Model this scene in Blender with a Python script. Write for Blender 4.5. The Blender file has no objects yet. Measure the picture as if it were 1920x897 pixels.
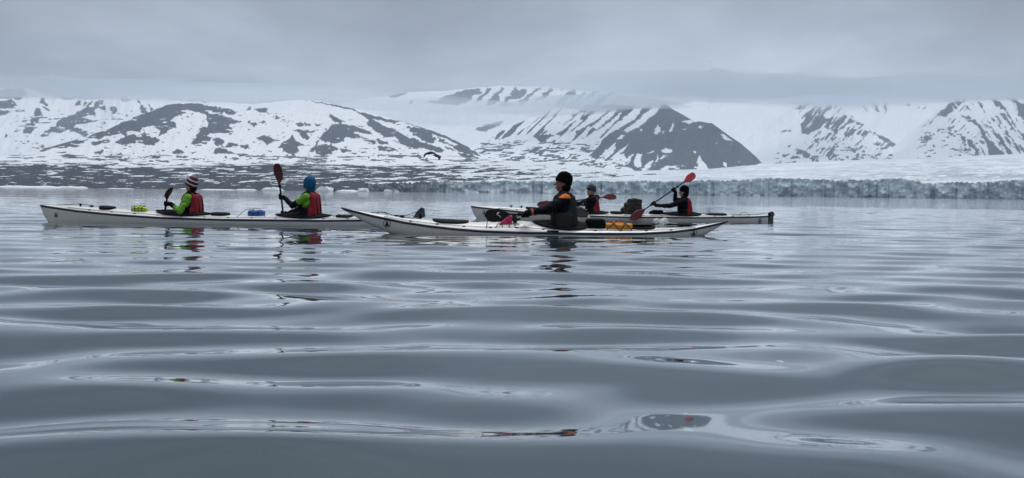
import bpy, bmesh, math, random
import numpy as np
from mathutils import Vector, Matrix

SC = bpy.context.scene
COL = SC.collection
random.seed(5)

# ------------------------------------------------------------------ camera
FPX = 1700.0                       # focal length in photograph pixels (1920 wide)
CAM_H = 0.57
PITCH = math.atan(86.5 / FPX)
ROLL = 0.0125
_F = Vector((0, math.cos(PITCH), -math.sin(PITCH)))
_R0 = Vector((1, 0, 0))
_U0 = Vector((0, math.sin(PITCH), math.cos(PITCH)))
_R = _R0 * math.cos(ROLL) + _U0 * math.sin(ROLL)
_U = _U0 * math.cos(ROLL) - _R0 * math.sin(ROLL)
CAM = Vector((0, 0, CAM_H))
cam_data = bpy.data.cameras.new('camera')
cam_data.sensor_width = 36.0
cam_data.lens = 36.0 * FPX / 1920.0
cam_data.clip_start = 0.05
cam_data.clip_end = 60000
cam = bpy.data.objects.new('camera', cam_data)
COL.objects.link(cam)
M = Matrix.Identity(4)
for i in range(3):
    M[i][0] = _R[i]; M[i][1] = _U[i]; M[i][2] = -_F[i]; M[i][3] = CAM[i]
cam.matrix_world = M
SC.camera = cam

def at(px, py, Y):
    """measured photograph position at a chosen distance -> place in metres"""
    d = _F + _R * ((px - 960.0) / FPX) + _U * ((448.5 - py) / FPX)
    return CAM + d * (Y / d.y)

def at_np(px, py, Y):
    u = (px - 960.0) / FPX; v = (448.5 - py) / FPX
    dx = _F.x + _R.x * u + _U.x * v
    dy = _F.y + _R.y * u + _U.y * v
    dz = _F.z + _R.z * u + _U.z * v
    k = Y / dy
    return CAM.x + dx * k, CAM.y + dy * k, CAM.z + dz * k

# ------------------------------------------------------------------ world: overcast sky
SUN_EL, SUN_AZ = math.radians(70), math.radians(20)     # azimuth from +Y towards +X
world = bpy.data.worlds.new('World'); SC.world = world
world.use_nodes = True
nt = world.node_tree; nt.nodes.clear()
def N(tree, kind, **kw):
    n = tree.nodes.new(kind)
    for k, v in kw.items():
        if k == 'inp':
            for a, b in v.items(): n.inputs[a].default_value = b
        else: setattr(n, k, v)
    return n
def mathn(tree, op, a, b=None, c=None, clamp=False):
    n = tree.nodes.new('ShaderNodeMath'); n.operation = op; n.use_clamp = clamp
    for i, v in enumerate((a, b, c)):
        if v is None: continue
        if isinstance(v, (int, float)): n.inputs[i].default_value = v
        else: tree.links.new(v, n.inputs[i])
    return n.outputs[0]
def ramp(tree, fac, stops, interp='LINEAR'):
    n = tree.nodes.new('ShaderNodeValToRGB'); cr = n.color_ramp; cr.interpolation = interp
    while len(cr.elements) < len(stops): cr.elements.new(0.5)
    for e, (p, c) in zip(cr.elements, stops):
        e.position = p
        e.color = (c, c, c, 1) if isinstance(c, (int, float)) else (*c, 1)
    tree.links.new(fac, n.inputs[0])
    return n.outputs[0]
def mix(tree, fac, a, b, mode='MIX'):
    n = tree.nodes.new('ShaderNodeMix'); n.data_type = 'RGBA'; n.blend_type = mode
    for s, v in ((n.inputs[0], fac), (n.inputs[6], a), (n.inputs[7], b)):
        if isinstance(v, (int, float)): s.default_value = v
        elif isinstance(v, tuple): s.default_value = (*v, 1)
        else: tree.links.new(v, s)
    return n.outputs[2]

WSTR = 0.1
sky = N(nt, 'ShaderNodeTexSky', sky_type='NISHITA', sun_disc=False, sun_elevation=SUN_EL, sun_rotation=SUN_AZ)
tc = N(nt, 'ShaderNodeTexCoord')
sep = N(nt, 'ShaderNodeSeparateXYZ'); nt.links.new(tc.outputs['Generated'], sep.inputs[0])
zc = mathn(nt, 'MAXIMUM', sep.outputs[2], 0.0)
# cloud layer seen in perspective: direction projected on a flat ceiling
den = mathn(nt, 'ADD', zc, 0.10)
cx = mathn(nt, 'DIVIDE', sep.outputs[0], den)
cy = mathn(nt, 'DIVIDE', sep.outputs[1], den)
comb = N(nt, 'ShaderNodeCombineXYZ'); nt.links.new(cx, comb.inputs[0]); nt.links.new(cy, comb.inputs[1])
mp = N(nt, 'ShaderNodeMapping'); nt.links.new(comb.outputs[0], mp.inputs[0])
mp.inputs['Location'].default_value = (3.1, 1.4, 0); mp.inputs['Rotation'].default_value = (0, 0, 0.25); mp.inputs['Scale'].default_value = (0.85, 0.62, 1)
n1 = N(nt, 'ShaderNodeTexNoise', inp={'Scale': 1.0, 'Detail': 6.0, 'Roughness': 0.52, 'Distortion': 0.35})
nt.links.new(mp.outputs[0], n1.inputs['Vector'])
n2 = N(nt, 'ShaderNodeTexNoise', inp={'Scale': 3.4, 'Detail': 5.0, 'Roughness': 0.55})
nt.links.new(mp.outputs[0], n2.inputs['Vector'])
cl = mathn(nt, 'ADD', mathn(nt, 'MULTIPLY', n1.outputs[0], 0.75), mathn(nt, 'MULTIPLY', n2.outputs[0], 0.25))
# bright thinner part of the cloud over the centre-right peaks, darker cloud at upper left
def lobe(d, k):
    v = N(nt, 'ShaderNodeVectorMath', operation='DOT_PRODUCT'); nt.links.new(tc.outputs['Generated'], v.inputs[0])
    v.inputs[1].default_value = Vector(d).normalized()
    return mathn(nt, 'POWER', mathn(nt, 'MAXIMUM', v.outputs['Value'], 0.0), k)
br = lobe((at(1230, 85, 1) - CAM)[:], 90.0)
dk = lobe((at(-150, 0, 1) - CAM)[:], 9.0)
dk2 = lobe((at(1900, 60, 1) - CAM)[:], 40.0)
shade = mathn(nt, 'ADD', ramp(nt, cl, [(0.32, 0.66), (0.50, 1.0), (0.66, 1.34)]), mathn(nt, 'MULTIPLY', br, 0.30))
shade = mathn(nt, 'SUBTRACT', shade, mathn(nt, 'MULTIPLY', dk, 0.36))
shade = mathn(nt, 'SUBTRACT', shade, mathn(nt, 'MULTIPLY', dk2, 0.20))
grad = ramp(nt, zc, [(0.0, (0.49, 0.54, 0.605)), (0.08, (0.475, 0.52, 0.585)), (0.15, (0.415, 0.455, 0.515)), (0.215, (0.31, 0.345, 0.40)),
                     (0.30, (0.215, 0.245, 0.29)), (0.45, (0.27, 0.30, 0.345)), (0.70, (0.60, 0.635, 0.69)), (1.0, (0.88, 0.91, 0.95))], 'EASE')
ccol = mix(nt, 1.0, grad, shade, 'MULTIPLY')
sc10 = mix(nt, 1.0, ccol, (1 / WSTR,) * 3, 'MULTIPLY')
fin = mix(nt, 0.95, sky.outputs[0], sc10)
bg = N(nt, 'ShaderNodeBackground', inp={'Strength': WSTR}); nt.links.new(fin, bg.inputs[0])
wo = N(nt, 'ShaderNodeOutputWorld'); nt.links.new(bg.outputs[0], wo.inputs[0])

# ------------------------------------------------------------------ sun behind the cloud
sd = bpy.data.lights.new('sun', 'SUN'); sd.energy = 1.5; sd.angle = math.radians(25); sd.color = (1.0, 0.985, 0.965)
sun = bpy.data.objects.new('sun', sd); COL.objects.link(sun)
sdir = Vector((math.sin(SUN_AZ) * math.cos(SUN_EL), math.cos(SUN_AZ) * math.cos(SUN_EL), math.sin(SUN_EL)))
sun.rotation_euler = sdir.to_track_quat('Z', 'Y').to_euler(); sun.location = (0, 0, 40)

SC.view_settings.view_transform = 'Standard'; SC.view_settings.look = 'None'
SC.view_settings.gamma = 1.0; SC.view_settings.exposure = 0.16; SC.view_settings.use_curve_mapping = False
SC.render.engine = 'CYCLES'
SC.cycles.max_bounces = 6; SC.cycles.diffuse_bounces = 2; SC.cycles.glossy_bounces = 3; SC.cycles.volume_bounces = 3; SC.cycles.transparent_max_bounces = 16
SC.cycles.use_denoising = True
SC.cycles.sample_clamp_indirect = 6.0

# ------------------------------------------------------------------ helpers
def tag(o, label=None, cat=None, group=None, kind=None):
    if label: o['label'] = label
    if cat: o['category'] = cat
    if group: o['group'] = group
    if kind: o['kind'] = kind
    return o
def mesh_obj(name, verts, faces, mats, parent=None, smooth=True, mi=None):
    me = bpy.data.meshes.new(name)
    me.from_pydata([tuple(v) for v in verts], [], faces)
    if not isinstance(mats, (list, tuple)): mats = [mats]
    for m in mats: me.materials.append(m)
    if mi is not None: me.polygons.foreach_set('material_index', mi)
    if smooth: me.polygons.foreach_set('use_smooth', [True] * len(me.polygons))
    me.update()
    o = bpy.data.objects.new(name, me); COL.objects.link(o)
    if parent: o.parent = parent
    return o
def empty(name, loc=(0, 0, 0), rot=(0, 0, 0)):
    o = bpy.data.objects.new(name, None); COL.objects.link(o)
    o.location = loc; o.rotation_euler = rot; o.empty_display_size = 0.2
    return o
def grid_mesh(name, X, Y, Z, mat, attrs=None, parent=None, closed_u=False):
    m, n = X.shape
    co = np.empty((m * n, 3), dtype=np.float32)
    co[:, 0] = X.ravel(); co[:, 1] = Y.ravel(); co[:, 2] = Z.ravel()
    i = np.arange(m - 1)[:, None]; j = np.arange(n if closed_u else n - 1)[None, :]
    a = i * n + j; b = i * n + (j + 1) % n; c = (i + 1) * n + (j + 1) % n; d = (i + 1) * n + j
    q = np.stack([a, b, c, d], -1).reshape(-1, 4).astype(np.int32)
    me = bpy.data.meshes.new(name)
    me.vertices.add(m * n); me.vertices.foreach_set('co', co.ravel())
    me.loops.add(q.size); me.loops.foreach_set('vertex_index', q.ravel())
    me.polygons.add(len(q)); me.polygons.foreach_set('loop_start', np.arange(0, q.size, 4, dtype=np.int32))
    me.polygons.foreach_set('loop_total', np.full(len(q), 4, dtype=np.int32))
    me.update(calc_edges=True); me.validate()
    me.polygons.foreach_set('use_smooth', np.ones(len(q), dtype=bool))
    for k, v in (attrs or {}).items():
        at_ = me.attributes.new(k, 'FLOAT', 'POINT'); at_.data.foreach_set('value', v.astype(np.float32).ravel())
    me.materials.append(mat)
    o = bpy.data.objects.new(name, me); COL.objects.link(o)
    if parent: o.parent = parent
    return o

def _hash(ix, iy, seed):
    h = (ix.astype(np.int64) * 374761393 + iy.astype(np.int64) * 668265263 + seed * 974634777) & 0xffffffff
    h = ((h ^ (h >> 13)) * 1274126177) & 0xffffffff
    h = h ^ (h >> 16)
    return (h & 0xffffff) / float(0xffffff)
def vnoise(x, y, seed=0):
    x = np.asarray(x, float); y = np.asarray(y, float)
    ix = np.floor(x); iy = np.floor(y); fx = x - ix; fy = y - iy
    fx = fx * fx * fx * (fx * (fx * 6 - 15) + 10); fy = fy * fy * fy * (fy * (fy * 6 - 15) + 10)
    a = _hash(ix, iy, seed); b = _hash(ix + 1, iy, seed); c = _hash(ix, iy + 1, seed); d = _hash(ix + 1, iy + 1, seed)
    return (a + (b - a) * fx) * (1 - fy) + (c + (d - c) * fx) * fy
def fbm(x, y, seed=0, oct=4, gain=0.5):
    s = 0; a = 1; t = 0
    for k in range(oct):
        s = s + a * vnoise(x * 2 ** k + 17.3 * k, y * 2 ** k - 9.1 * k, seed + k); t += a; a *= gain
    return s / t
def inpoly(X, Y, poly):
    """boolean mask of points inside polygon"""
    r = np.zeros(X.shape, bool)
    xs = [p[0] for p in poly]; ys = [p[1] for p in poly]
    sel = (X > min(xs)) & (X < max(xs)) & (Y > min(ys)) & (Y < max(ys))
    if not sel.any(): return r
    x = X[sel]; y = Y[sel]; ins = np.zeros(x.shape, bool)
    for k in range(len(poly)):
        x1, y1 = poly[k]; x2, y2 = poly[k - 1]
        if y1 == y2: continue
        c = ((y1 > y) != (y2 > y)) & (x < (x2 - x1) * (y - y1) / (y2 - y1) + x1)
        ins ^= c
    r[sel] = ins
    return r

# ------------------------------------------------------------------ materials
def new_mat(name):
    m = bpy.data.materials.new(name); m.use_nodes = True
    t = m.node_tree; b = t.nodes['Principled BSDF']
    return m, t, b
def simple(name, col, rough=0.5, var=0.12, scale=14.0, bump=0.0, bscale=60.0, metal=0.0, spec=0.5, bdist=0.004):
    m, t, b = new_mat(name)
    c = N(t, 'ShaderNodeTexCoord')
    n = N(t, 'ShaderNodeTexNoise', inp={'Scale': scale, 'Detail': 5.0, 'Roughness': 0.6}); t.links.new(c.outputs['Object'], n.inputs['Vector'])
    lo = tuple(x * (1 - var) for x in col); hi = tuple(min(1, x * (1 + var)) for x in col)
    t.links.new(ramp(t, n.outputs[0], [(0.3, lo), (0.7, hi)]), b.inputs['Base Color'])
    b.inputs['Roughness'].default_value = rough; b.inputs['Metallic'].default_value = metal
    b.inputs['Specular IOR Level'].default_value = spec
    if bump:
        n2_ = N(t, 'ShaderNodeTexNoise', inp={'Scale': bscale, 'Detail': 4.0}); t.links.new(c.outputs['Object'], n2_.inputs['Vector'])
        bp = N(t, 'ShaderNodeBump', inp={'Strength': bump, 'Distance': bdist}); t.links.new(n2_.outputs[0], bp.inputs['Height'])
        t.links.new(bp.outputs[0], b.inputs['Normal'])
    return m

def terrain_mat(name, rock, snow, nscale, edge=0.10, mixn=0.45, stretch=(1, 1, 1), tint=None):
    m, t, b = new_mat(name)
    g = N(t, 'ShaderNodeNewGeometry')
    mpn = N(t, 'ShaderNodeMapping'); t.links.new(g.outputs['Position'], mpn.inputs[0]); mpn.inputs['Scale'].default_value = stretch
    a = N(t, 'ShaderNodeAttribute', attribute_name='rock')
    n = N(t, 'ShaderNodeTexNoise', inp={'Scale': nscale, 'Detail': 6.0, 'Roughness': 0.62}); t.links.new(mpn.outputs[0], n.inputs['Vector'])
    v = mathn(t, 'ADD', a.outputs['Fac'], mathn(t, 'MULTIPLY', mathn(t, 'SUBTRACT', n.outputs[0], 0.5), mixn))
    f = ramp(t, v, [(0.43 - edge * 0.8, 0.0), (0.43 + edge * 0.8, 1.0)])
    n2_ = N(t, 'ShaderNodeTexNoise', inp={'Scale': nscale * 0.35, 'Detail': 8.0, 'Roughness': 0.7}); t.links.new(mpn.outputs[0], n2_.inputs['Vector'])
    rc = ramp(t, n2_.outputs[0], [(0.3, tuple(x * 0.72 for x in rock)), (0.7, tuple(x * 1.3 for x in rock))])
    sc = ramp(t, n2_.outputs[0], [(0.25, tuple(x * 0.9 for x in snow)), (0.6, snow)])
    n3_ = N(t, 'ShaderNodeTexNoise', inp={'Scale': nscale * 2.2, 'Detail': 5.0, 'Roughness': 0.7}); t.links.new(mpn.outputs[0], n3_.inputs['Vector'])
    f = mathn(t, 'MULTIPLY', f, ramp(t, n3_.outputs[0], [(0.52, 1.0), (0.74, 0.72)]))
    t.links.new(mix(t, f, sc, rc), b.inputs['Base Color'])
    b.inputs['Roughness'].default_value = 0.95; b.inputs['Specular IOR Level'].default_value = 0.1
    bp = N(t, 'ShaderNodeBump', inp={'Strength': 0.6, 'Distance': 6.0}); t.links.new(n2_.outputs[0], bp.inputs['Height'])
    t.links.new(bp.outputs[0], b.inputs['Normal'])
    return m

# ------------------------------------------------------------------ water
def build_water():
    rin = list(np.linspace(0.15, 1.1, 14))
    r = rin[-1]; rr = rin[:]
    while r < 55: r += 0.0035 * r + 0.011; rr.append(r)
    while r < 9400: r *= 1.055; rr.append(r)
    rr = np.array(rr)
    th = np.concatenate([np.linspace(-36, 36, 540), np.linspace(36, 324, 52)[1:-1]])
    th = np.radians(th)
    Rg, Tg = np.meshgrid(rr, th, indexing='ij')
    X = Rg * np.sin(Tg); Y = Rg * np.cos(Tg); Z = np.zeros_like(X)
    fine = (np.abs(Tg) < math.radians(38))
    rng = np.random.RandomState(21)
    dr = np.gradient(rr)[:, None] * np.ones_like(X)
    nw = WAVES
    for k in range(nw):
        lam = 0.33 * (4.0 / 0.33) ** (rng.rand() ** 1.15)
        d = rng.randn() * math.radians(23) + math.radians(3)
        sgn = 1 if rng.rand() < 0.7 else -1
        w = math.exp(-((math.log(lam / 0.74)) / 0.55) ** 2)
        slope = SLOPE * math.sqrt(2.0 / nw) * (0.22 + 1.35 * w)
        kk = 2 * math.pi / lam; amp = slope / kk
        ph = rng.rand() * 6.283
        att = np.clip((lam / (4.0 * dr) - 1.0), 0, 1)
        env = 0.55 + 0.9 * vnoise(X / (lam * 4) + 5.7 * k, Y / (lam * 3) - 3.3 * k, 40 + k)
        Z += amp * att * env * np.sin(kk * (X * math.sin(d) + sgn * Y * math.cos(d)) + ph)
    Z *= np.where(fine, 1.0, np.clip(1 - (np.abs(Tg) - math.radians(36)) / math.radians(8), 0, 1))
    Z *= np.clip((Rg - 0.15) / 0.6, 0, 1)
    sl = np.clip((Rg - 4.5) / 6.0, 0, 1); Z *= 1 - 0.45 * sl * sl * (3 - 2 * sl)      # slick calmer water round the boats
    m, t, b = new_mat('fjord_water')
    b.inputs['Base Color'].default_value = (0.036, 0.060, 0.074, 1)
    b.inputs['Coat Weight'].default_value = 0.85; b.inputs['Coat IOR'].default_value = 1.36; b.inputs['Coat Roughness'].default_value = 0.03
    b.inputs['Roughness'].default_value = 0.035; b.inputs['IOR'].default_value = 1.333
    g = N(t, 'ShaderNodeNewGeometry')
    ln = N(t, 'ShaderNodeVectorMath', operation='LENGTH'); t.links.new(g.outputs['Position'], ln.inputs[0])
    far = N(t, 'ShaderNodeMapRange', inp={'From Min': 12.0, 'From Max': 45.0, 'To Min': 0.05, 'To Max': 1.0}); t.links.new(ln.outputs['Value'], far.inputs[0])
    h = None
    for sc_, st, a_ in ((2.6, (0.45, 1, 1), 0.03), (0.55, (0.3, 1, 1), 0.15), (0.06, (0.25, 1, 1), 0.6)):
        mpn = N(t, 'ShaderNodeMapping'); t.links.new(g.outputs['Position'], mpn.inputs[0]); mpn.inputs['Scale'].default_value = st
        n = N(t, 'ShaderNodeTexNoise', inp={'Scale': sc_, 'Detail': 2.5, 'Roughness': 0.5, 'Distortion': 0.3}); t.links.new(mpn.outputs[0], n.inputs['Vector'])
        hh = mathn(t, 'MULTIPLY', n.outputs[0], a_)
        h = hh if h is None else mathn(t, 'ADD', h, hh)
    h = mathn(t, 'MULTIPLY', h, far.outputs[0])
    bp = N(t, 'ShaderNodeBump', inp={'Strength': 1.0, 'Distance': 0.34}); t.links.new(h, bp.inputs['Height'])
    t.links.new(bp.outputs[0], b.inputs['Normal']); t.links.new(bp.outputs[0], b.inputs['Coat Normal'])
    global WATER_R, WATER_T, WATER_Z
    WATER_R, WATER_T, WATER_Z = rr, th, Z
    o = grid_mesh('water', X, Y, Z, m, closed_u=True)
    o['kind'] = 'structure'; o['label'] = 'calm grey rippled fjord water'
    return o
WAVES, SLOPE = 56, 0.090
build_water()
def water_z(x, y):
    i = int(np.argmin(np.abs(WATER_R - math.hypot(x, y)))); j = int(np.argmin(np.abs(WATER_T - math.atan2(x, y))))
    return float(WATER_Z[i, j])
# ------------------------------------------------------------------ mountains
def interp(poly, x):
    xs = [p[0] for p in poly]; ys = [p[1] for p in poly]
    return np.interp(x, xs, ys)
def mountain(name, label, sky_l, base_l, Yb, Yr, mat, rock=(), snow=(), step=1.7, rows=100, warp=3.2, seed=1, sky_rough=1.6,
             streak=None, rough_m=14.0, back=1500, extra=None, parent=None, kind='structure', p=1.0):
    x0, x1 = sky_l[0][0], sky_l[-1][0]
    u = np.arange(x0, x1 + step, step)
    top = interp(sky_l, u) + (fbm(u / 14.0, u * 0, seed, 4) - 0.5) * 2 * sky_rough
    base = interp(base_l, u)
    top = np.minimum(top, base - 0.5)
    v = np.linspace(0, 1, rows)
    PX = np.repeat(u[None, :], rows, 0)
    PY = base[None, :] + (top - base)[None, :] * v[:, None]
    yb = interp(Yb, u) if isinstance(Yb, list) else np.full(u.shape, float(Yb))
    yr = interp(Yr, u) if isinstance(Yr, list) else np.full(u.shape, float(Yr))
    D = yb[None, :] + (yr - yb)[None, :] * (v[:, None] ** p)
    # relief: ribs and gullies, fading at the foot and at the ridge
    rel = (fbm(PX / 22.0 + PY / 60.0, PY / 50.0, seed + 7, 5) - 0.5)
    D = D + rel * 2 * rough_m * (np.sin(np.pi * v) ** 0.7)[:, None] * 4
    X, Y, Z = at_np(PX, PY, D)
    # authored snow/rock pattern of the slope
    wx = PX + (fbm(PX / 13, PY / 9, seed + 20, 4) - 0.5) * 2 * warp * 1.6
    wy = PY + (fbm(PX / 11, PY / 8, seed + 30, 4) - 0.5) * 2 * warp
    wx = wx + (vnoise(PX / 4.2, PY / 3.0, seed + 41) - 0.5) * 3.2 + (vnoise(PX / 2.3, PY / 1.8, seed + 43) - 0.5) * 1.4
    wy = wy + (vnoise(PX / 4.0, PY / 3.2, seed + 42) - 0.5) * 2.2 + (vnoise(PX / 2.2, PY / 1.9, seed + 44) - 0.5) * 1.2
    R = np.zeros(PX.shape)
    offs = [(0, 0), (1.3, .3), (-1.3, -.3), (.2, 1.0), (-.2, -1.0)]
    for ox, oy in offs:
        Q = np.zeros(PX.shape)
        for poly in rock: Q[inpoly(wx + ox, wy + oy, poly)] = 1.0
        for poly in snow: Q[inpoly(wx + ox, wy + oy, poly)] = 0.0
        R += Q / len(offs)
    if extra is not None: R = extra(PX, PY, wx, wy, R)
    # skirt in front of the foot, and the far side falling away
    fs = np.stack([X[0], Y[0] - 25, np.full_like(u, -6.0)])
    Xs = [fs[0][None]]; Ys = [fs[1][None]]; Zs = [fs[2][None]]; Rs = [R[:1]]
    Xs.append(X); Ys.append(Y); Zs.append(Z); Rs.append(R)
    for k, (dy, dz) in enumerate(((0.06, 0.97), (0.2, 0.86), (0.5, 0.5), (1.0, -6.0))):
        Xs.append(X[-1:] * (1 + 0.0)); Ys.append(Y[-1:] + back * dy)
        Zs.append(Z[-1:] * dz if dz > 0 else np.full_like(Z[-1:], -6.0)); Rs.append(R[-1:] * 0.0)
    o = grid_mesh(name, np.vstack(Xs), np.vstack(Ys), np.vstack(Zs), mat, {'rock': np.vstack(Rs)}, parent)
    o['label'] = label
    if kind: o['kind'] = kind
    return o

SNOW = (0.80, 0.835, 0.87)
ROCK = (0.050, 0.062, 0.080)
mt_far = terrain_mat('far_slope', ROCK, SNOW, 0.06, edge=0.26, mixn=1.3)
mt_mid = terrain_mat('mid_slope', ROCK, SNOW, 0.085, edge=0.26, mixn=1.3)
mt_mor = terrain_mat('moraine', (0.018, 0.024, 0.036), (0.70, 0.75, 0.79), 0.06, edge=0.10, mixn=0.8)

def patches(sx, sy, thr, seed, box=None, shear=0.0, soft=0.05):
    """scattered small rock patches"""
    def f(PX, PY, wx, wy, R):
        n = fbm((PX + shear * PY) / sx, PY / sy, seed, 4, 0.55)
        k = np.clip((n - thr) / soft + 0.5, 0, 1)
        if box:
            x0, y0, x1, y1 = box
            e = np.clip((PX - x0) / 30, 0, 1) * np.clip((x1 - PX) / 30, 0, 1) * np.clip((PY - y0) / 8, 0, 1) * np.clip((y1 - PY) / 6, 0, 1)
            k = np.clip((n - thr - (1 - e) * 0.25) / soft + 0.5, 0, 1)
        return np.maximum(R, k)
    return f
def snow_streaks(sx, sy, thr, seed, shear, soft=0.06):
    def f(PX, PY, wx, wy, R):
        n = fbm((PX + shear * PY) / sx, PY / sy, seed, 3, 0.55)
        return R * np.clip((thr - n) / soft + 0.5, 0, 1)
    return f
def chain(*fs):
    def f(PX, PY, wx, wy, R):
        for g in fs: R = g(PX, PY, wx, wy, R)
        return R
    return f

# far snow range closing the valleys
def bk_extra(PX, PY, wx, wy, R):
    q = wx + 0.95 * wy
    ph = (q / 27.0 + 1.1 * (vnoise(q / 33.0, q * 0, 15) - 0.5) + 0.35 * (vnoise(PX / 12, PY / 7, 16) - 0.5)) % 1.0
    st = (ph < 0.42 + 0.7 * (vnoise(q / 21, PY / 16, 5) - 0.5)) & (wx > 893) & (wx < 1170) & (wy > 165) & (wy < 197 + 8 * vnoise(PX / 25, PY * 0, 3))
    R = R.copy(); R[st] = 0.85
    return R
mountain('mountain', 'distant snowy range with faint rock stripes under the cloud',
         [(520, 215), (600, 200), (720, 181), (760, 174), (800, 172), (850, 170), (890, 165), (935, 161), (1010, 163), (1140, 172), (1250, 182), (1400, 186), (1500, 195), (1560, 190), (1640, 186), (1720, 186), (1800, 184), (1960, 186)],
         [(520, 310), (900, 306), (1960, 306)], 6600, 8200, mt_far,
         rock=[[(800, 193), (830, 183), (860, 173), (890, 166), (902, 167), (888, 180), (874, 193), (850, 197)],
               [(722, 183), (745, 175), (760, 170), (762, 174), (740, 183)], [(768, 190), (776, 187), (776, 193), (768, 193)],
               [(890, 244), (915, 232), (942, 226), (934, 236), (908, 246)],
               [(1612, 188), (1618, 190), (1628, 212), (1622, 206)], [(1632, 190), (1638, 188), (1648, 212), (1642, 210)], [(1655, 186), (1660, 190), (1664, 212), (1659, 210)],
               [(1674, 192), (1678, 190), (1677, 198)], [(1697, 198), (1706, 192), (1702, 201)], [(1716, 202), (1724, 199), (1720, 204)], [(1727, 205), (1738, 198), (1732, 206)]],
         extra=bk_extra, rows=80, step=2.2, seed=3, rough_m=20)

# left, behind
mountain('mountain', 'snowy mountain at the far left with patchy rock, its top in cloud',
         [(-140, 172), (-60, 164), (0, 166), (50, 166), (75, 174), (120, 187), (190, 186), (225, 174), (262, 177), (300, 180), (350, 186), (405, 191), (480, 196), (560, 202)],
         [(-140, 306), (560, 306)], 4300, 5600, mt_far,
         rock=[[(-60, 168), (0, 169), (18, 166), (45, 166), (50, 178), (38, 187), (22, 186), (10, 184), (-60, 188)],
               [(-40, 192), (0, 190), (18, 187), (30, 196), (28, 203), (-30, 206)], [(-20, 208), (20, 208), (10, 216), (-20, 220)],
               [(75, 183), (82, 183), (90, 198), (86, 200), (77, 192)], [(78, 198), (84, 200), (94, 208), (88, 209)],
               [(68, 203), (77, 204), (79, 214), (75, 224), (64, 231), (58, 247), (48, 250), (40, 248), (50, 236), (60, 226), (64, 212)],
               [(138, 199), (148, 188), (154, 191), (148, 200)], [(152, 200), (160, 190), (163, 192), (155, 201)], [(158, 202), (172, 190), (175, 193), (163, 202)],
               [(176, 198), (186, 189), (198, 191), (185, 197)], [(221, 184), (232, 173), (242, 185), (240, 192), (230, 188)],
               [(187, 199), (197, 199), (196, 211), (189, 207)], [(205, 200), (218, 199), (217, 210), (213, 221), (205, 219), (208, 209)],
               [(72, 257), (90, 242), (115, 225), (140, 212), (165, 202), (188, 197), (180, 208), (182, 219), (165, 216), (150, 222), (172, 226), (170, 231), (150, 231), (135, 238), (150, 241), (168, 253), (158, 256), (140, 248), (125, 243), (112, 249), (100, 247), (88, 255)],
               [(254, 185), (258, 184), (264, 195), (261, 196)], [(261, 197), (268, 196), (277, 214), (270, 217), (263, 208)], [(276, 193), (281, 196), (291, 210), (285, 213)],
               [(285, 180), (320, 183), (360, 188), (405, 191), (380, 192), (330, 188)], [(8, 256), (16, 252), (15, 258), (8, 260)]],
         extra=chain(patches(16, 3.2, 0.68, 51, (0, 200, 260, 300)), snow_streaks(12, 3, 0.72, 53, 0.8)), seed=11, rows=96)

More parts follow.
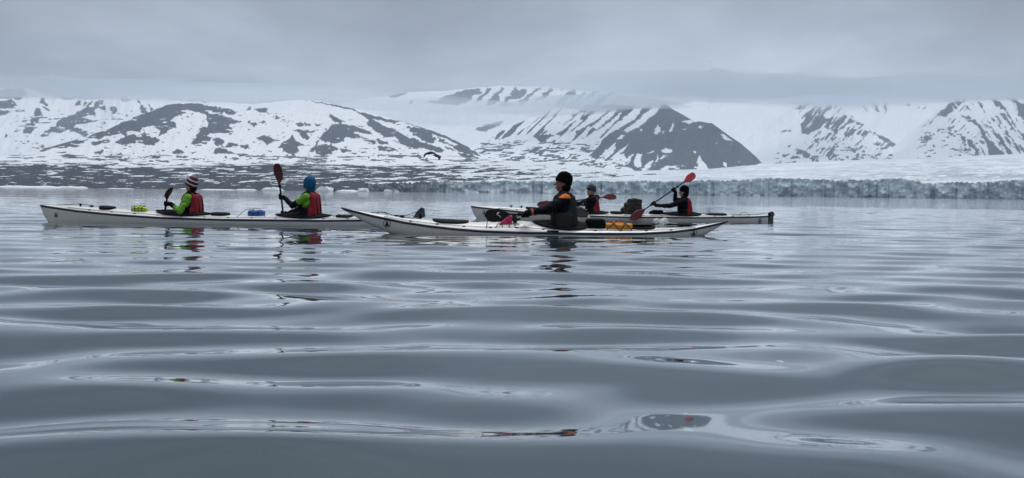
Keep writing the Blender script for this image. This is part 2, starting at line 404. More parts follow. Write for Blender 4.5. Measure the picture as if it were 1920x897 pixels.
# left, in front
LFr = [[(160, 259), (180, 250), (205, 243), (225, 232), (255, 219), (280, 211), (295, 205), (310, 197), (330, 195), (355, 193), (375, 195), (400, 199), (430, 204), (444, 210), (442, 216), (420, 213), (400, 210), (385, 207), (395, 213), (385, 214), (355, 207), (338, 207), (350, 212), (330, 219), (320, 224), (330, 231), (332, 238), (318, 243), (310, 252), (296, 256), (302, 246), (285, 236), (266, 240), (262, 248), (240, 247), (238, 256), (225, 251), (205, 255), (185, 260)],
       [(387, 212), (408, 215), (425, 219), (440, 224), (456, 230), (440, 231), (428, 236), (437, 241), (420, 243), (440, 249), (415, 250), (395, 249), (390, 256), (395, 264), (387, 272), (375, 268), (365, 273), (357, 270), (363, 260), (373, 250), (378, 240), (388, 238), (390, 228)],
       [(214, 268), (225, 262), (240, 255), (255, 254), (275, 255), (290, 258), (298, 264), (287, 271), (270, 271), (255, 268), (240, 271), (228, 271)],
       [(400, 262), (410, 258), (421, 265), (415, 272), (408, 275), (402, 270)], [(428, 267), (447, 270), (446, 276), (428, 273)], [(447, 272), (465, 272), (469, 278), (450, 277)],
       [(398, 288), (408, 278), (420, 279), (436, 287), (442, 291), (415, 289)], [(440, 289), (468, 292), (450, 294)], [(321, 286), (335, 280), (344, 287), (330, 290)], [(358, 286), (368, 283), (366, 288)],
       [(169, 269), (190, 263), (206, 261), (207, 266), (190, 271), (175, 272)],
       [(70, 288), (85, 276), (105, 264), (112, 261), (70, 265), (95, 259), (115, 258), (125, 261), (168, 263), (150, 268), (120, 271), (155, 272), (140, 276), (110, 277), (90, 282), (60, 290), (20, 293)],
       [(172, 286), (192, 282), (195, 286), (185, 290)], [(103, 286), (120, 283), (124, 286), (108, 288)], [(215, 292), (228, 289), (230, 292)],
       [(479, 259), (492, 255), (500, 256), (514, 264), (503, 275), (497, 270), (490, 264)], [(471, 231), (480, 229), (484, 234), (477, 238)], [(485, 231), (495, 229), (492, 233)],
       [(474, 204), (490, 204), (503, 202), (498, 208), (510, 214), (490, 211)], [(460, 206), (472, 200), (466, 207)], [(514, 216), (526, 223), (518, 223)],
       [(555, 231), (565, 228), (571, 236), (563, 240)], [(570, 228), (583, 237), (573, 237)], [(589, 232), (602, 236), (592, 237)],
       [(543, 243), (570, 245), (594, 245), (590, 249), (575, 250), (581, 258), (577, 263), (565, 258), (562, 250)],
       [(525, 270), (535, 264), (542, 260), (550, 252), (552, 262), (558, 268), (577, 272), (560, 274), (561, 283), (550, 290), (535, 287), (530, 279), (524, 278)],
       [(501, 283), (512, 283), (509, 287)], [(552, 294), (562, 293), (560, 297)],
       [(614, 215), (625, 218), (641, 228), (640, 232), (625, 228)],
       [(602, 264), (606, 250), (615, 240), (622, 233), (640, 232), (660, 235), (680, 241), (702, 253), (690, 252), (670, 247), (660, 248), (672, 254), (690, 260), (708, 268), (700, 270), (680, 263), (660, 259), (650, 258), (645, 267), (625, 268)],
       [(589, 279), (600, 271), (620, 271), (636, 279), (622, 284), (608, 293), (595, 288)], [(580, 286), (596, 265), (606, 248), (608, 250), (600, 266), (586, 284)],
       [(560, 187), (600, 191), (640, 199), (660, 204), (680, 211), (700, 216), (725, 224), (752, 228), (740, 231), (715, 226), (695, 222), (720, 236), (745, 246), (765, 257), (790, 266), (815, 275), (838, 284), (815, 285), (790, 278), (770, 279), (755, 271), (738, 265), (750, 264), (735, 253), (715, 242), (700, 231), (685, 221), (668, 209), (640, 203), (600, 193)],
       [(688, 224), (705, 231), (720, 241), (736, 252), (738, 259), (720, 255), (705, 245), (691, 236)],
       [(767, 244), (775, 239), (790, 243), (811, 251), (816, 262), (811, 270), (795, 264), (775, 253)],
       [(755, 228), (780, 234), (800, 242), (830, 252), (855, 264), (880, 277), (895, 287), (902, 294), (880, 289), (860, 285), (850, 276), (836, 269), (860, 273), (845, 265), (830, 258), (810, 250), (785, 240)],
       [(857, 287), (880, 288), (900, 299), (880, 297), (868, 297)], [(831, 274), (850, 280), (857, 285), (840, 281)], [(817, 257), (832, 262), (837, 271), (825, 265)],
       [(703, 261), (725, 265), (728, 270), (712, 270)], [(705, 273), (730, 276), (745, 282), (725, 285), (710, 282)], [(775, 290), (790, 293), (807, 303), (790, 301)], [(640, 278), (657, 283), (650, 287), (640, 286)]]
mountain('mountain', 'broad snow covered hill on the left with dark rock patches and a long ridge',
         [(-140, 300), (20, 292), (60, 285), (100, 274), (160, 257), (180, 250), (205, 242), (225, 231), (255, 218), (280, 210), (310, 197), (330, 194), (355, 192), (400, 198), (440, 198), (480, 195), (530, 190), (570, 187), (600, 190), (640, 199), (700, 213), (750, 227), (800, 242), (830, 252), (855, 264), (880, 277), (900, 289), (935, 300), (990, 306)],
         [(-140, 312), (300, 317), (600, 313), (990, 312)], [(-140, 2500), (990, 2900)], [(-140, 2700), (160, 3300), (350, 3900), (570, 4300), (750, 3900), (900, 3200), (990, 3000)], mt_mid,
         rock=LFr, extra=chain(patches(26, 2.0, 0.60, 61, (-100, 286, 960, 318), soft=0.06), patches(9, 3, 0.735, 62, (150, 205, 900, 305)), snow_streaks(14, 3.2, 0.78, 63, 0.3)), seed=21, rows=112, sky_rough=0.8, warp=2.6)

# right of centre: snowy mountain pair
mountain('mountain', 'snowy mountain right of centre with a broken rock rib',
         [(1330, 300), (1400, 262), (1440, 236), (1470, 212), (1500, 192), (1520, 187), (1560, 189), (1580, 203), (1605, 222), (1640, 247), (1680, 270), (1705, 292), (1730, 305)],
         [(1330, 318), (1730, 310)], 4700, 6000, mt_far,
         rock=[[(1500, 232), (1505, 215), (1520, 205), (1540, 200), (1560, 194), (1563, 200), (1548, 212), (1545, 220), (1556, 222), (1570, 219), (1590, 217), (1605, 227), (1618, 237), (1600, 233), (1580, 233), (1575, 240), (1570, 250), (1555, 262), (1547, 265), (1550, 255), (1560, 245), (1545, 240), (1530, 245), (1515, 252), (1502, 247)],
               [(1582, 253), (1590, 239), (1600, 242), (1615, 242), (1634, 248), (1620, 254), (1600, 253), (1588, 258)], [(1524, 266), (1535, 256), (1538, 262), (1530, 269)],
               [(1640, 251), (1655, 255), (1675, 267), (1690, 279), (1704, 296), (1690, 290), (1675, 276), (1655, 264)], [(1636, 267), (1655, 269), (1645, 274)],
               [(1529, 282), (1550, 279), (1565, 289), (1580, 303), (1560, 301), (1545, 293)], [(1486, 279), (1500, 281), (1515, 287), (1537, 303), (1528, 303), (1505, 291), (1490, 286)],
               [(1596, 277), (1605, 284), (1622, 299), (1612, 299), (1600, 288)], [(1597, 296), (1605, 292), (1609, 302), (1598, 302)], [(1626, 289), (1640, 295), (1654, 303), (1640, 301)],
               [(1438, 313), (1455, 307), (1482, 305), (1470, 312), (1450, 316)], [(1488, 205), (1508, 191), (1522, 192), (1505, 205)], [(1461, 246), (1482, 245), (1484, 248), (1465, 250)],
               [(1466, 290), (1480, 288), (1500, 296), (1485, 298)], [(1540, 279), (1565, 278), (1570, 283), (1550, 284)]],
         extra=chain(snow_streaks(5.5, 26, 0.60, 73, 0.75), patches(10, 3, 0.66, 71, (1440, 265, 1720, 312)), patches(4.5, 10, 0.66, 72, (1490, 190, 1700, 285), shear=0.8)), seed=31, rows=80)
mountain('mountain', 'steep snowy mountain at the right edge with parallel dark rock gullies',
         [(1660, 300), (1705, 264), (1730, 240), (1760, 210), (1790, 184), (1815, 176), (1860, 174), (1900, 178), (1930, 190), (2060, 230)],
         [(1660, 312), (2060, 304)], 4300, 5400, mt_far,
         rock=[[(1755, 216), (1775, 199), (1800, 182), (1815, 177), (1808, 190), (1795, 201), (1782, 210), (1770, 218)], [(1726, 238), (1745, 220), (1750, 219), (1735, 236)],
               [(1824, 228), (1835, 231), (1845, 244), (1848, 255), (1860, 267), (1875, 279), (1887, 294), (1855, 294), (1850, 275), (1842, 258), (1832, 240)],
               [(1854, 234), (1865, 237), (1880, 254), (1893, 274), (1902, 294), (1890, 294), (1882, 276), (1868, 260), (1860, 245)],
               [(1799, 217), (1820, 217), (1823, 223), (1805, 222)], [(1808, 224), (1828, 226), (1836, 232), (1815, 229)],
               [(1874, 211), (1885, 214), (1900, 234), (1915, 249), (1950, 272), (1940, 280), (1905, 250), (1890, 232), (1880, 222)],
               [(1904, 189), (1925, 200), (1950, 240), (1930, 245), (1910, 215)], [(1859, 179), (1870, 186), (1886, 206), (1865, 201)], [(1884, 180), (1902, 184), (1915, 196), (1895, 190)],
               [(1801, 255), (1810, 257), (1811, 271), (1803, 265)], [(1814, 261), (1825, 264), (1831, 281), (1820, 276)], [(1796, 268), (1815, 279), (1822, 289), (1805, 281)],
               [(1769, 245), (1785, 251), (1797, 258), (1780, 255)], [(1726, 263), (1735, 255), (1751, 258), (1740, 264)], [(1774, 238), (1792, 236), (1792, 240), (1776, 241)],
               [(1879, 247), (1900, 267), (1920, 283), (1905, 281), (1890, 266)], [(1832, 190), (1840, 196), (1836, 198)], [(1812, 200), (1818, 198), (1820, 207), (1813, 207)], [(1886, 222), (1900, 228), (1908, 240), (1896, 234)],
               [(1848, 228), (1862, 230), (1878, 240), (1866, 237)], [(1828, 292), (1832, 276), (1842, 292)]],
         extra=chain(snow_streaks(5, 30, 0.64, 83, -0.7), patches(4, 14, 0.655, 81, (1810, 185, 1980, 300), shear=-0.7), patches(4, 12, 0.66, 84, (1700, 180, 1830, 250), shear=0.9), patches(8, 3, 0.66, 82, (1700, 235, 1850, 300))), seed=41, rows=84)

def left_flank(PX, PY, wx, wy, R):
    q = PX + 0.98 * PY
    n = fbm(q / 11.0, PY / 55.0, 95, 3, 0.5) + 0.10 * (vnoise(PX / 14, PY / 6, 96) - 0.5)
    lim = np.interp(PX, [900, 960, 1080, 1150, 1180], [0.47, 0.49, 0.53, 0.62, 0.95]) - 0.10 * np.clip((PY - 248) / 30, 0, 1)
    return R * np.clip((lim - n) / 0.05 + 0.5, 0, 1)
# dark pyramid in the centre
CPr = [[(905, 268), (945, 240), (990, 222), (1040, 200), (1060, 190), (1090, 176), (1140, 168), (1200, 185), (1245, 190), (1285, 212), (1302, 224), (1338, 230), (1368, 252), (1398, 276), (1414, 290), (1430, 306), (1410, 311), (1390, 312), (1330, 319), (1290, 322), (1200, 322), (1180, 315), (1150, 303), (1120, 300), (1095, 286), (1070, 283), (1045, 268), (1010, 266), (1000, 256), (960, 254), (935, 262)],
       [(1000, 290), (1025, 276), (1050, 268), (1040, 280), (1015, 292)], [(1050, 300), (1075, 288), (1090, 292), (1085, 300), (1070, 304)], [(1075, 297), (1090, 286), (1098, 300), (1080, 306)], [(1122, 306), (1140, 308), (1150, 316), (1130, 313)]]
CPs = [[(1018, 252), (1030, 242), (1050, 228), (1070, 210), (1088, 192), (1096, 180), (1106, 184), (1092, 203), (1077, 217), (1052, 238), (1030, 252)],
       [(1026, 252), (1050, 240), (1070, 226), (1090, 209), (1094, 214), (1077, 228), (1057, 243), (1040, 254)],
       [(1073, 245), (1090, 231), (1105, 219), (1125, 203), (1142, 204), (1132, 216), (1112, 229), (1092, 240), (1080, 247)],
       [(1109, 238), (1125, 224), (1140, 212), (1157, 202), (1154, 212), (1137, 228), (1118, 244)],
       [(1118, 247), (1135, 234), (1150, 223), (1165, 209), (1169, 212), (1157, 226), (1142, 241), (1122, 250)],
       [(1138, 247), (1160, 229), (1180, 212), (1195, 200), (1207, 201), (1197, 217), (1182, 229), (1162, 241), (1147, 248)],
       [(1170, 247), (1190, 229), (1210, 213), (1226, 199), (1242, 197), (1230, 212), (1212, 228), (1192, 243), (1177, 250)],
       [(1142, 239), (1127, 255), (1105, 270), (1087, 285), (1074, 287), (1092, 264), (1110, 248)], [(1015, 288), (1050, 266), (1073, 247), (1082, 252), (1070, 265), (1050, 282)],
       [(1058, 256), (1070, 246), (1080, 250), (1060, 264)], [(1020, 262), (1045, 252), (1050, 258), (1030, 268)],
       [(1154, 263), (1164, 253), (1175, 252), (1166, 262)], [(1254, 248), (1261, 232), (1265, 233), (1259, 247)], [(1226, 250), (1231, 234), (1236, 238), (1238, 248), (1229, 253)], [(1239, 250), (1248, 243), (1245, 251)], [(1200, 246), (1206, 240), (1205, 247)],
       [(1120, 298), (1135, 282), (1157, 273), (1151, 286), (1136, 299), (1123, 307)], [(1143, 309), (1158, 291), (1170, 286), (1172, 297), (1184, 303), (1170, 311)], [(1175, 300), (1185, 287), (1188, 290), (1180, 304)],
       [(1188, 312), (1193, 290), (1206, 288), (1202, 302), (1206, 318)], [(1203, 320), (1213, 305), (1224, 298), (1220, 315), (1210, 324)], [(1224, 312), (1232, 290), (1234, 291), (1229, 312)],
       [(1298, 323), (1309, 298), (1313, 290), (1318, 300), (1329, 321)], [(1228, 324), (1245, 313), (1270, 310), (1292, 312), (1275, 316), (1255, 321)], [(1355, 304), (1362, 305), (1362, 315), (1357, 312)], [(1384, 302), (1388, 303), (1386, 308)],
       [(1239, 283), (1249, 277), (1263, 279), (1259, 287), (1247, 288)], [(1230, 299), (1245, 292), (1257, 290), (1243, 298)], [(1209, 289), (1222, 283), (1232, 282), (1220, 287)], [(1351, 249), (1362, 256), (1374, 264), (1360, 263)], [(1278, 228), (1300, 226), (1308, 229), (1290, 233)], [(1340, 270), (1346, 266), (1344, 272)], [(1365, 268), (1372, 272), (1368, 272)],
       [(1298, 282), (1306, 286), (1302, 290)], [(1278, 243), (1288, 239), (1284, 244)], [(1310, 238), (1318, 234), (1317, 241)]]
mountain('mountain', 'dark pyramid shaped rock mountain in the centre with white snow gullies',
         [(840, 296), (880, 280), (920, 258), (945, 243), (990, 223), (1040, 206), (1090, 199), (1140, 197), (1200, 201), (1222, 203), (1238, 197), (1248, 196), (1262, 206), (1280, 215), (1300, 227), (1335, 231), (1360, 250), (1390, 270), (1410, 288), (1432, 308), (1460, 314)],
         [(840, 310), (1000, 312), (1100, 322), (1230, 328), (1330, 325), (1460, 318)], 3400, [(840, 4200), (1245, 4600), (1430, 3900), (1460, 3800)], mt_mid, rock=CPr, snow=CPs,
         extra=chain(left_flank, patches(13, 2.4, 0.56, 91, (860, 262, 1150, 322), shear=1.1), patches(14, 2.4, 0.60, 92, (1120, 296, 1330, 326))), seed=51, rows=112, sky_rough=1.0, warp=2.2)

# dark moraine shore on the left, thinning to snow streaks on the right
def mor(PX, PY, wx, wy, R):
    n = fbm(PX / 24.0 + PY / 8.0 + 0.4 * vnoise(PX / 90, PY / 9, 8), PY / 1.6, 101, 4, 0.6)
    thr = np.interp(PX, [-200, 0, 300, 500, 700, 850, 950, 1050, 1180], [0.665, 0.66, 0.645, 0.615, 0.575, 0.53, 0.47, 0.42, 0.36])
    thr = thr + 0.10 * np.clip((PY - interp([(-200, 340), (700, 343), (1180, 345)], PX)) / 6, 0, 1) - 0.16 * np.clip((interp([(-200, 312), (300, 318), (560, 310), (850, 313), (1180, 325)], PX) - PY) / 5, 0, 1)
    return np.clip((thr - n) / 0.05 + 0.5, 0, 1)
mountain('moraine', 'low dark moraine shore with thin streaks of snow',
         [(-200, 303), (0, 306), (150, 308), (300, 313), (360, 309), (470, 307), (560, 305), (650, 310), (720, 311), (850, 307), (930, 302), (1000, 303), (1080, 310), (1180, 320), (1230, 326)],
         [(-200, 349), (0, 351), (330, 355.5), (700, 360.3), (900, 362.5), (1230, 366.5)], [(-200, 1750), (700, 1750), (1230, 1850)], 2450, mt_mor, extra=mor, seed=61, rows=90, step=1.5, sky_rough=0.7, rough_m=3, back=300, p=0.9)

# ------------------------------------------------------------------ glacier: calving front and crevassed surface
def glacier_mat(name, ice):
    m, t, b = new_mat(name)
    g = N(t, 'ShaderNodeNewGeometry')
    mpn = N(t, 'ShaderNodeMapping'); t.links.new(g.outputs['Position'], mpn.inputs[0])
    mpn.inputs['Scale'].default_value = (0.8, 0.3, 0.7) if ice else (0.22, 1.6, 1)
    a = N(t, 'ShaderNodeAttribute', attribute_name='rock')
    n = N(t, 'ShaderNodeTexNoise', inp={'Scale': 0.045 if ice else 0.03, 'Detail': 4.0, 'Roughness': 0.5}); t.links.new(mpn.outputs[0], n.inputs['Vector'])
    n2_ = N(t, 'ShaderNodeTexNoise', inp={'Scale': 0.02, 'Detail': 4.0, 'Roughness': 0.6}); t.links.new(g.outputs['Position'], n2_.inputs['Vector'])
    if ice:
        c = ramp(t, n.outputs[0], [(0.28, (0.36, 0.47, 0.54)), (0.5, (0.46, 0.575, 0.635)), (0.74, (0.60, 0.69, 0.73))])
        c = mix(t, ramp(t, n2_.outputs[0], [(0.42, 0.0), (0.62, 0.75)]), c, (0.60, 0.69, 0.73))
        dirt = (0.055, 0.075, 0.105)
    else:
        c = ramp(t, n.outputs[0], [(0.36, (0.40, 0.46, 0.52)), (0.5, (0.62, 0.68, 0.73)), (0.62, (0.78, 0.82, 0.85))])
        dirt = (0.26, 0.30, 0.34)
    c = mix(t, a.outputs['Fac'], c, dirt)
    t.links.new(c, b.inputs['Base Color'])
    b.inputs['Roughness'].default_value = 0.6
    bp = N(t, 'ShaderNodeBump', inp={'Strength': 0.35, 'Distance': 3.0}); t.links.new(n.outputs[0], bp.inputs['Height'])
    t.links.new(bp.outputs[0], b.inputs['Normal'])
    return m
gl = empty('glacier', at(1300, 366, 1650)); gl.location.z = 0
tag(gl, 'glacier ending in a long pale blue ice cliff at the water', 'glacier')
GTOP = [(690, 345), (760, 342), (870, 340), (960, 339.5), (1100, 340), (1180, 340), (1300, 338.5), (1380, 336.5), (1450, 335), (1560, 337), (1640, 338), (1690, 336), (1740, 343), (1800, 343), (1860, 341), (1920, 339), (2080, 338)]
GBOT = [(690, 360.4), (2080, 378.0)]
GBACK = [(690, 341), (870, 336), (960, 334), (1050, 328), (1180, 321.5), (1330, 317.5), (1440, 308), (1560, 303), (1600, 301), (1700, 298), (1800, 294), (1920, 289), (2080, 284)]
u = np.arange(690, 2080, 0.9)
rows = 34
v = np.linspace(0, 1, rows)[:, None]
frac = fbm(u / 7.0, u * 0 + 2, 201, 4); big = fbm(u / 60.0, u * 0, 202, 3)
crest = np.abs(fbm(u / 9.0, u * 0 + 5, 212, 4) - 0.5) * 2
top = interp(GTOP, u) + (frac - 0.5) * 2.4 + (big - 0.5) * 4 + crest * 5 - 1.2 + (fbm(u / 2.2, u * 0, 203, 2) - 0.5) * 1.0
bot = interp(GBOT, u)
PX = np.repeat(u[None], rows, 0); PY = bot[None] + (top - bot)[None] * v
notch = np.clip((vnoise(u / 7.0, u * 0, 205) - 0.80) * 5, 0, 1)
D0 = 1640 + (big - 0.5) * 120 + (frac - 0.5) * 16 + notch * 12 + (vnoise(u / 3.0, u * 0, 206) - 0.5) * 4
D = D0[None] + (fbm(PX / 12.0, PY / 11.0, 207, 3) - 0.5) * 13 + v * 11
X, Y, Z = at_np(PX, PY, D); Z[0] = -3
dirt = np.clip((900 - PX + 60 * (fbm(PX / 30, PY / 10, 209, 3) - 0.5)) / 120, 0, 1) * 0.92
dirt = np.maximum(dirt, np.clip((fbm(PX / 16, PY / 9, 211, 4) - 0.30 - 1.1 * v) / 0.12, 0, 1) * 0.30)
dirt = np.maximum(dirt, np.clip((fbm(PX / 50, PY / 8, 210, 4) - 0.58) / 0.12, 0, 1) * 0.30)
dirt = np.maximum(dirt, (notch[None] * np.ones_like(v)) * 0.12)
CX, CY, CZ = X - gl.location.x, Y - gl.location.y, Z
grid_mesh('ice_cliff', CX, CY, CZ, glacier_mat('glacier_ice', True), {'rock': dirt}, gl)
# upper surface
rows2 = 70; v2 = np.linspace(0, 1, rows2)[:, None]
bk = np.minimum(interp(GBACK, u) - 0.4, interp(GTOP, u) - 2.4)
ker = np.ones(61) / 61
tops = np.convolve(np.pad(top, 30, 'edge'), ker, 'valid'); Ds = np.convolve(np.pad(D[-1], 30, 'edge'), ker, 'valid')
w2 = np.clip(v2 * 14, 0, 1)
PX2 = np.repeat(u[None], rows2, 0); tp = top[None] * (1 - w2) + tops[None] * w2; PY2 = tp + (bk[None] - tp) * v2
dd = D[-1][None] * (1 - w2) + Ds[None] * w2; D2 = dd + 0.5 + (3350 - dd) * v2 ** 1.15
X2, Y2, Z2 = at_np(PX2, PY2, D2)
Z2 = Z2 + (fbm(PX2 / 26.0, D2 / 22.0, 221, 4) - 0.5) * 9 * np.clip(v2 * 12, 0, 1) * np.clip((1 - v2) * 6, 0, 1) * np.interp(PX2, [700, 1100, 1450, 1700], [0.2, 0.35, 0.8, 1.3])
d2 = np.clip((fbm(PX2 / 45.0, PY2 / 2.2, 222, 4) - 0.55) / 0.12, 0, 1) * np.interp(PX2, [700, 1300, 1600, 1700, 1750, 2000], [0.15, 0.25, 0.35, 0.6, 0.9, 0.8]) * np.interp(v2, [0, 0.25, 0.6, 1], [1, 0.9, 0.5, 0.2])
grid_mesh('crevassed_surface', X2 - gl.location.x, Y2 - gl.location.y, Z2, glacier_mat('glacier_snow', False), {'rock': d2}, gl)

# ------------------------------------------------------------------ drifting ice
ice_m = simple('brash_ice', (0.74, 0.79, 0.83), 0.55, 0.10, 0.8, 0.4, 2.0, bdist=0.2)
def ice_piece(px, py, w, h, label, Y=650, name='ice_floe', group=None, seed=0, depth=0.6, mat=None):
    c = at(px, py, Y); k = Y / FPX
    W, H = w * k * 0.5, h * k
    nu, nv = 26, 9
    vs, fc = [], []
    rnd = np.random.RandomState(seed + 300)
    off = rnd.rand() * 50
    for j in range(nv):
        t = j / (nv - 1)                     # 0 rim below water .. 1 summit
        for i in range(nu):
            a = 2 * math.pi * i / nu
            rr = (1 - t ** 1.5) * (0.82 + 0.36 * float(vnoise(np.array([math.cos(a) * 2 + off]), np.array([math.sin(a) * 2]), seed)[0]))
            x = W * rr * math.cos(a); y = W * depth * rr * math.sin(a)
            hz = float(fbm(np.array([x / max(W, .01) * 3 + off]), np.array([y / max(W, .01) * 3]), seed, 3)[0])
            z = -0.15 * H if j == 0 else H * (0.35 + 1.0 * hz) * (min(1.0, t * 2.2))
            vs.append((x, y, z))
    for j in range(nv - 1):
        for i in range(nu):
            fc.append((j * nu + i, j * nu + (i + 1) % nu, (j + 1) * nu + (i + 1) % nu, (j + 1) * nu + i))
    fc.append(tuple((nv - 1) * nu + i for i in range(nu))); fc.append(tuple(reversed(range(nu))))
    o = mesh_obj(name, vs, fc, mat or ice_m, smooth=False)
    o.location = (c.x, c.y, water_z(c.x, c.y) if Y < 50 else 0.0)
    return tag(o, label, 'ice', group)
G1 = 'ice floating along the far shore'
ice_piece(58, 353, 130, 3.4, 'long white strip of ice along the far left shore', seed=1, group=G1)
ice_piece(135, 354, 54, 3.5, 'thin white ice strip beside the long strip at far left', seed=2, group=G1)
ice_piece(228, 355.5, 50, 1.3, 'faint thin ice line on the far shore left of the striped hat', seed=3, group=G1)
ice_piece(412, 356.5, 66, 1.6, 'low white ice floe on the far shore right of the striped hat', seed=4, group=G1)
ice_piece(462, 357, 38, 2.5, 'small low ice floe just left of the raised dark red paddle blade', seed=5, group=G1)
ice_piece(512, 357.5, 42, 6.0, 'blocky white ice piece behind the vertical paddle', seed=6, group=G1)
ice_piece(611, 359, 36, 8.0, 'white pointed ice piece just right of the blue beanie', seed=7, group=G1)
ice_piece(652, 359.5, 44, 3.2, 'low flat ice floe right of the pointed ice piece', seed=8, group=G1)
ice_piece(681, 360, 22, 6.5, 'small white ice block left of the grey bay cliff', seed=9, group=G1)
ice_piece(727, 360.5, 16, 4.5, 'tiny white ice bit in front of the dark dirty ice cliff', seed=10, group=G1)
ice_piece(744, 360.8, 9, 3.0, 'tiniest ice bit in front of the dark dirty ice cliff', seed=11, group=G1)
ice_piece(893, 362.5, 14, 3.0, 'tiny ice bit under the cliff left of the black capped kayaker', seed=12, group=G1)
ice_piece(1419, 369.5, 13, 4.0, 'tiny ice bit under the glacier cliff right of the red paddle', seed=13, group=G1)
dkr = simple('dark_rock', (0.03, 0.04, 0.06), 0.8, 0.2, 3.0)
r_ = ice_piece(627, 359.5, 4, 4.5, 'small dark lump on the low ice right of the blue beanie', Y=640, name='dark_rock', seed=14, mat=dkr); r_['category'] = 'rock'
chip_m = simple('ice_chip', (0.42, 0.48, 0.52), 0.3, 0.08, 30.0)
for i, (px, py, w, lab) in enumerate([(1291, 820, 26, 'small flat ice chip floating lowest in the foreground water'), (1286, 771, 12, 'tiny ice chip above the lowest chip in the foreground water'),
                                      (1463, 681, 16, 'ice chip on the dark swell at right in mid water')]):
    Yd = CAM_H * FPX / (py - (350 + 0.0125 * px))
    ice_piece(px, py, w * .8, .7, lab, Y=Yd, name='ice_chip', group='ice chips on the near water', seed=30 + i, mat=chip_m, depth=1.3)
# ------------------------------------------------------------------ shape helpers for boats and people
def V(*a): return Vector(a)
def frame(d):
    d = Vector(d).normalized(); a = V(0, 0, 1) if abs(d.z) < 0.9 else V(1, 0, 0)
    n = d.cross(a).normalized(); return d, n, n.cross(d).normalized()
def rcone(p0, r0, p1, r1, n=14, k=4, flat=1.0, flat_dir=None):
    """tapered capsule; returns verts, faces"""
    p0 = Vector(p0); p1 = Vector(p1); d, a, b = frame(p1 - p0 if (p1 - p0).length > 1e-6 else V(0, 0, 1))
    rings = []
    for i in range(k): t = math.pi / 2 * (i + 0.35) / k; rings.append((p0 - d * r0 * math.cos(t), r0 * math.sin(t)))
    rings.append((p0, r0)); rings.append(((p0 + p1) / 2, (r0 + r1) / 2)); rings.append((p1, r1))
    for i in reversed(range(k)): t = math.pi / 2 * (i + 0.35) / k; rings.append((p1 + d * r1 * math.cos(t), r1 * math.sin(t)))
    vs = [c + (a * math.cos(2 * math.pi * j / n) + b * math.sin(2 * math.pi * j / n)) * r for c, r in rings for j in range(n)]
    fc = [(i * n + j, i * n + (j + 1) % n, (i + 1) * n + (j + 1) % n, (i + 1) * n + j) for i in range(len(rings) - 1) for j in range(n)]
    fc.append(tuple(reversed(range(n)))); fc.append(tuple((len(rings) - 1) * n + j for j in range(n)))
    return vs, fc
def ell(c, r, rot=None, nu=18, nv=10):
    c = Vector(c); vs = []; fc = []
    for i in range(1, nv):
        t = math.pi * i / nv
        for j in range(nu):
            a = 2 * math.pi * j / nu
            p = V(r[0] * math.sin(t) * math.cos(a), r[1] * math.sin(t) * math.sin(a), r[2] * math.cos(t))
            if rot is not None: p = rot @ p
            vs.append(c + p)
    for i in range(nv - 2):
        for j in range(nu): fc.append((i * nu + j, (i + 1) * nu + j, (i + 1) * nu + (j + 1) % nu, i * nu + (j + 1) % nu))
    fc.append(tuple(range(nu))); fc.append(tuple(reversed([(nv - 2) * nu + j for j in range(nu)])))
    return vs, fc
def rbox(c, s, bev=0.2, rot=None):
    """rounded box as a superellipsoid"""
    c = Vector(c); vs = []; fc = []; nu, nv = 24, 12; e = 0.38
    f = lambda x: math.copysign(abs(x) ** e, x)
    for i in range(1, nv):
        t = -math.pi / 2 + math.pi * i / nv
        for j in range(nu):
            a = 2 * math.pi * j / nu
            p = V(s[0] * f(math.cos(t)) * f(math.cos(a)), s[1] * f(math.cos(t)) * f(math.sin(a)), s[2] * f(math.sin(t)))
            if rot is not None: p = rot @ p
            vs.append(c + p)
    for i in range(nv - 2):
        for j in range(nu): fc.append((i * nu + j, i * nu + (j + 1) % nu, (i + 1) * nu + (j + 1) % nu, (i + 1) * nu + j))
    fc.append(tuple(reversed(range(nu)))); fc.append(tuple((nv - 2) * nu + j for j in range(nu)))
    return vs, fc
def join(shapes):
    vs, fc = [], []
    for v_, f_ in shapes:
        o = len(vs); vs += list(v_); fc += [tuple(i + o for i in q) for q in f_]
    return vs, fc
def tube(pts, r, n=6, caps=True):
    pts = [Vector(p) for p in pts]; vs = []; fc = []
    for i, p in enumerate(pts):
        d = (pts[min(i + 1, len(pts) - 1)] - pts[max(i - 1, 0)])
        d, a, b = frame(d if d.length > 1e-9 else V(1, 0, 0))
        rr = r[i] if isinstance(r, (list, tuple)) else r
        vs += [p + (a * math.cos(2 * math.pi * j / n) + b * math.sin(2 * math.pi * j / n)) * rr for j in range(n)]
    fc = [(i * n + j, i * n + (j + 1) % n, (i + 1) * n + (j + 1) % n, (i + 1) * n + j) for i in range(len(pts) - 1) for j in range(n)]
    if caps: fc.append(tuple(reversed(range(n)))); fc.append(tuple((len(pts) - 1) * n + j for j in range(n)))
    return vs, fc
_clouds = bpy.data.textures.new('folds', 'CLOUDS'); _clouds.noise_scale = 0.06; _clouds.noise_depth = 2
_clouds_big = bpy.data.textures.new('lumps', 'CLOUDS'); _clouds_big.noise_scale = 0.11; _clouds_big.noise_depth = 1
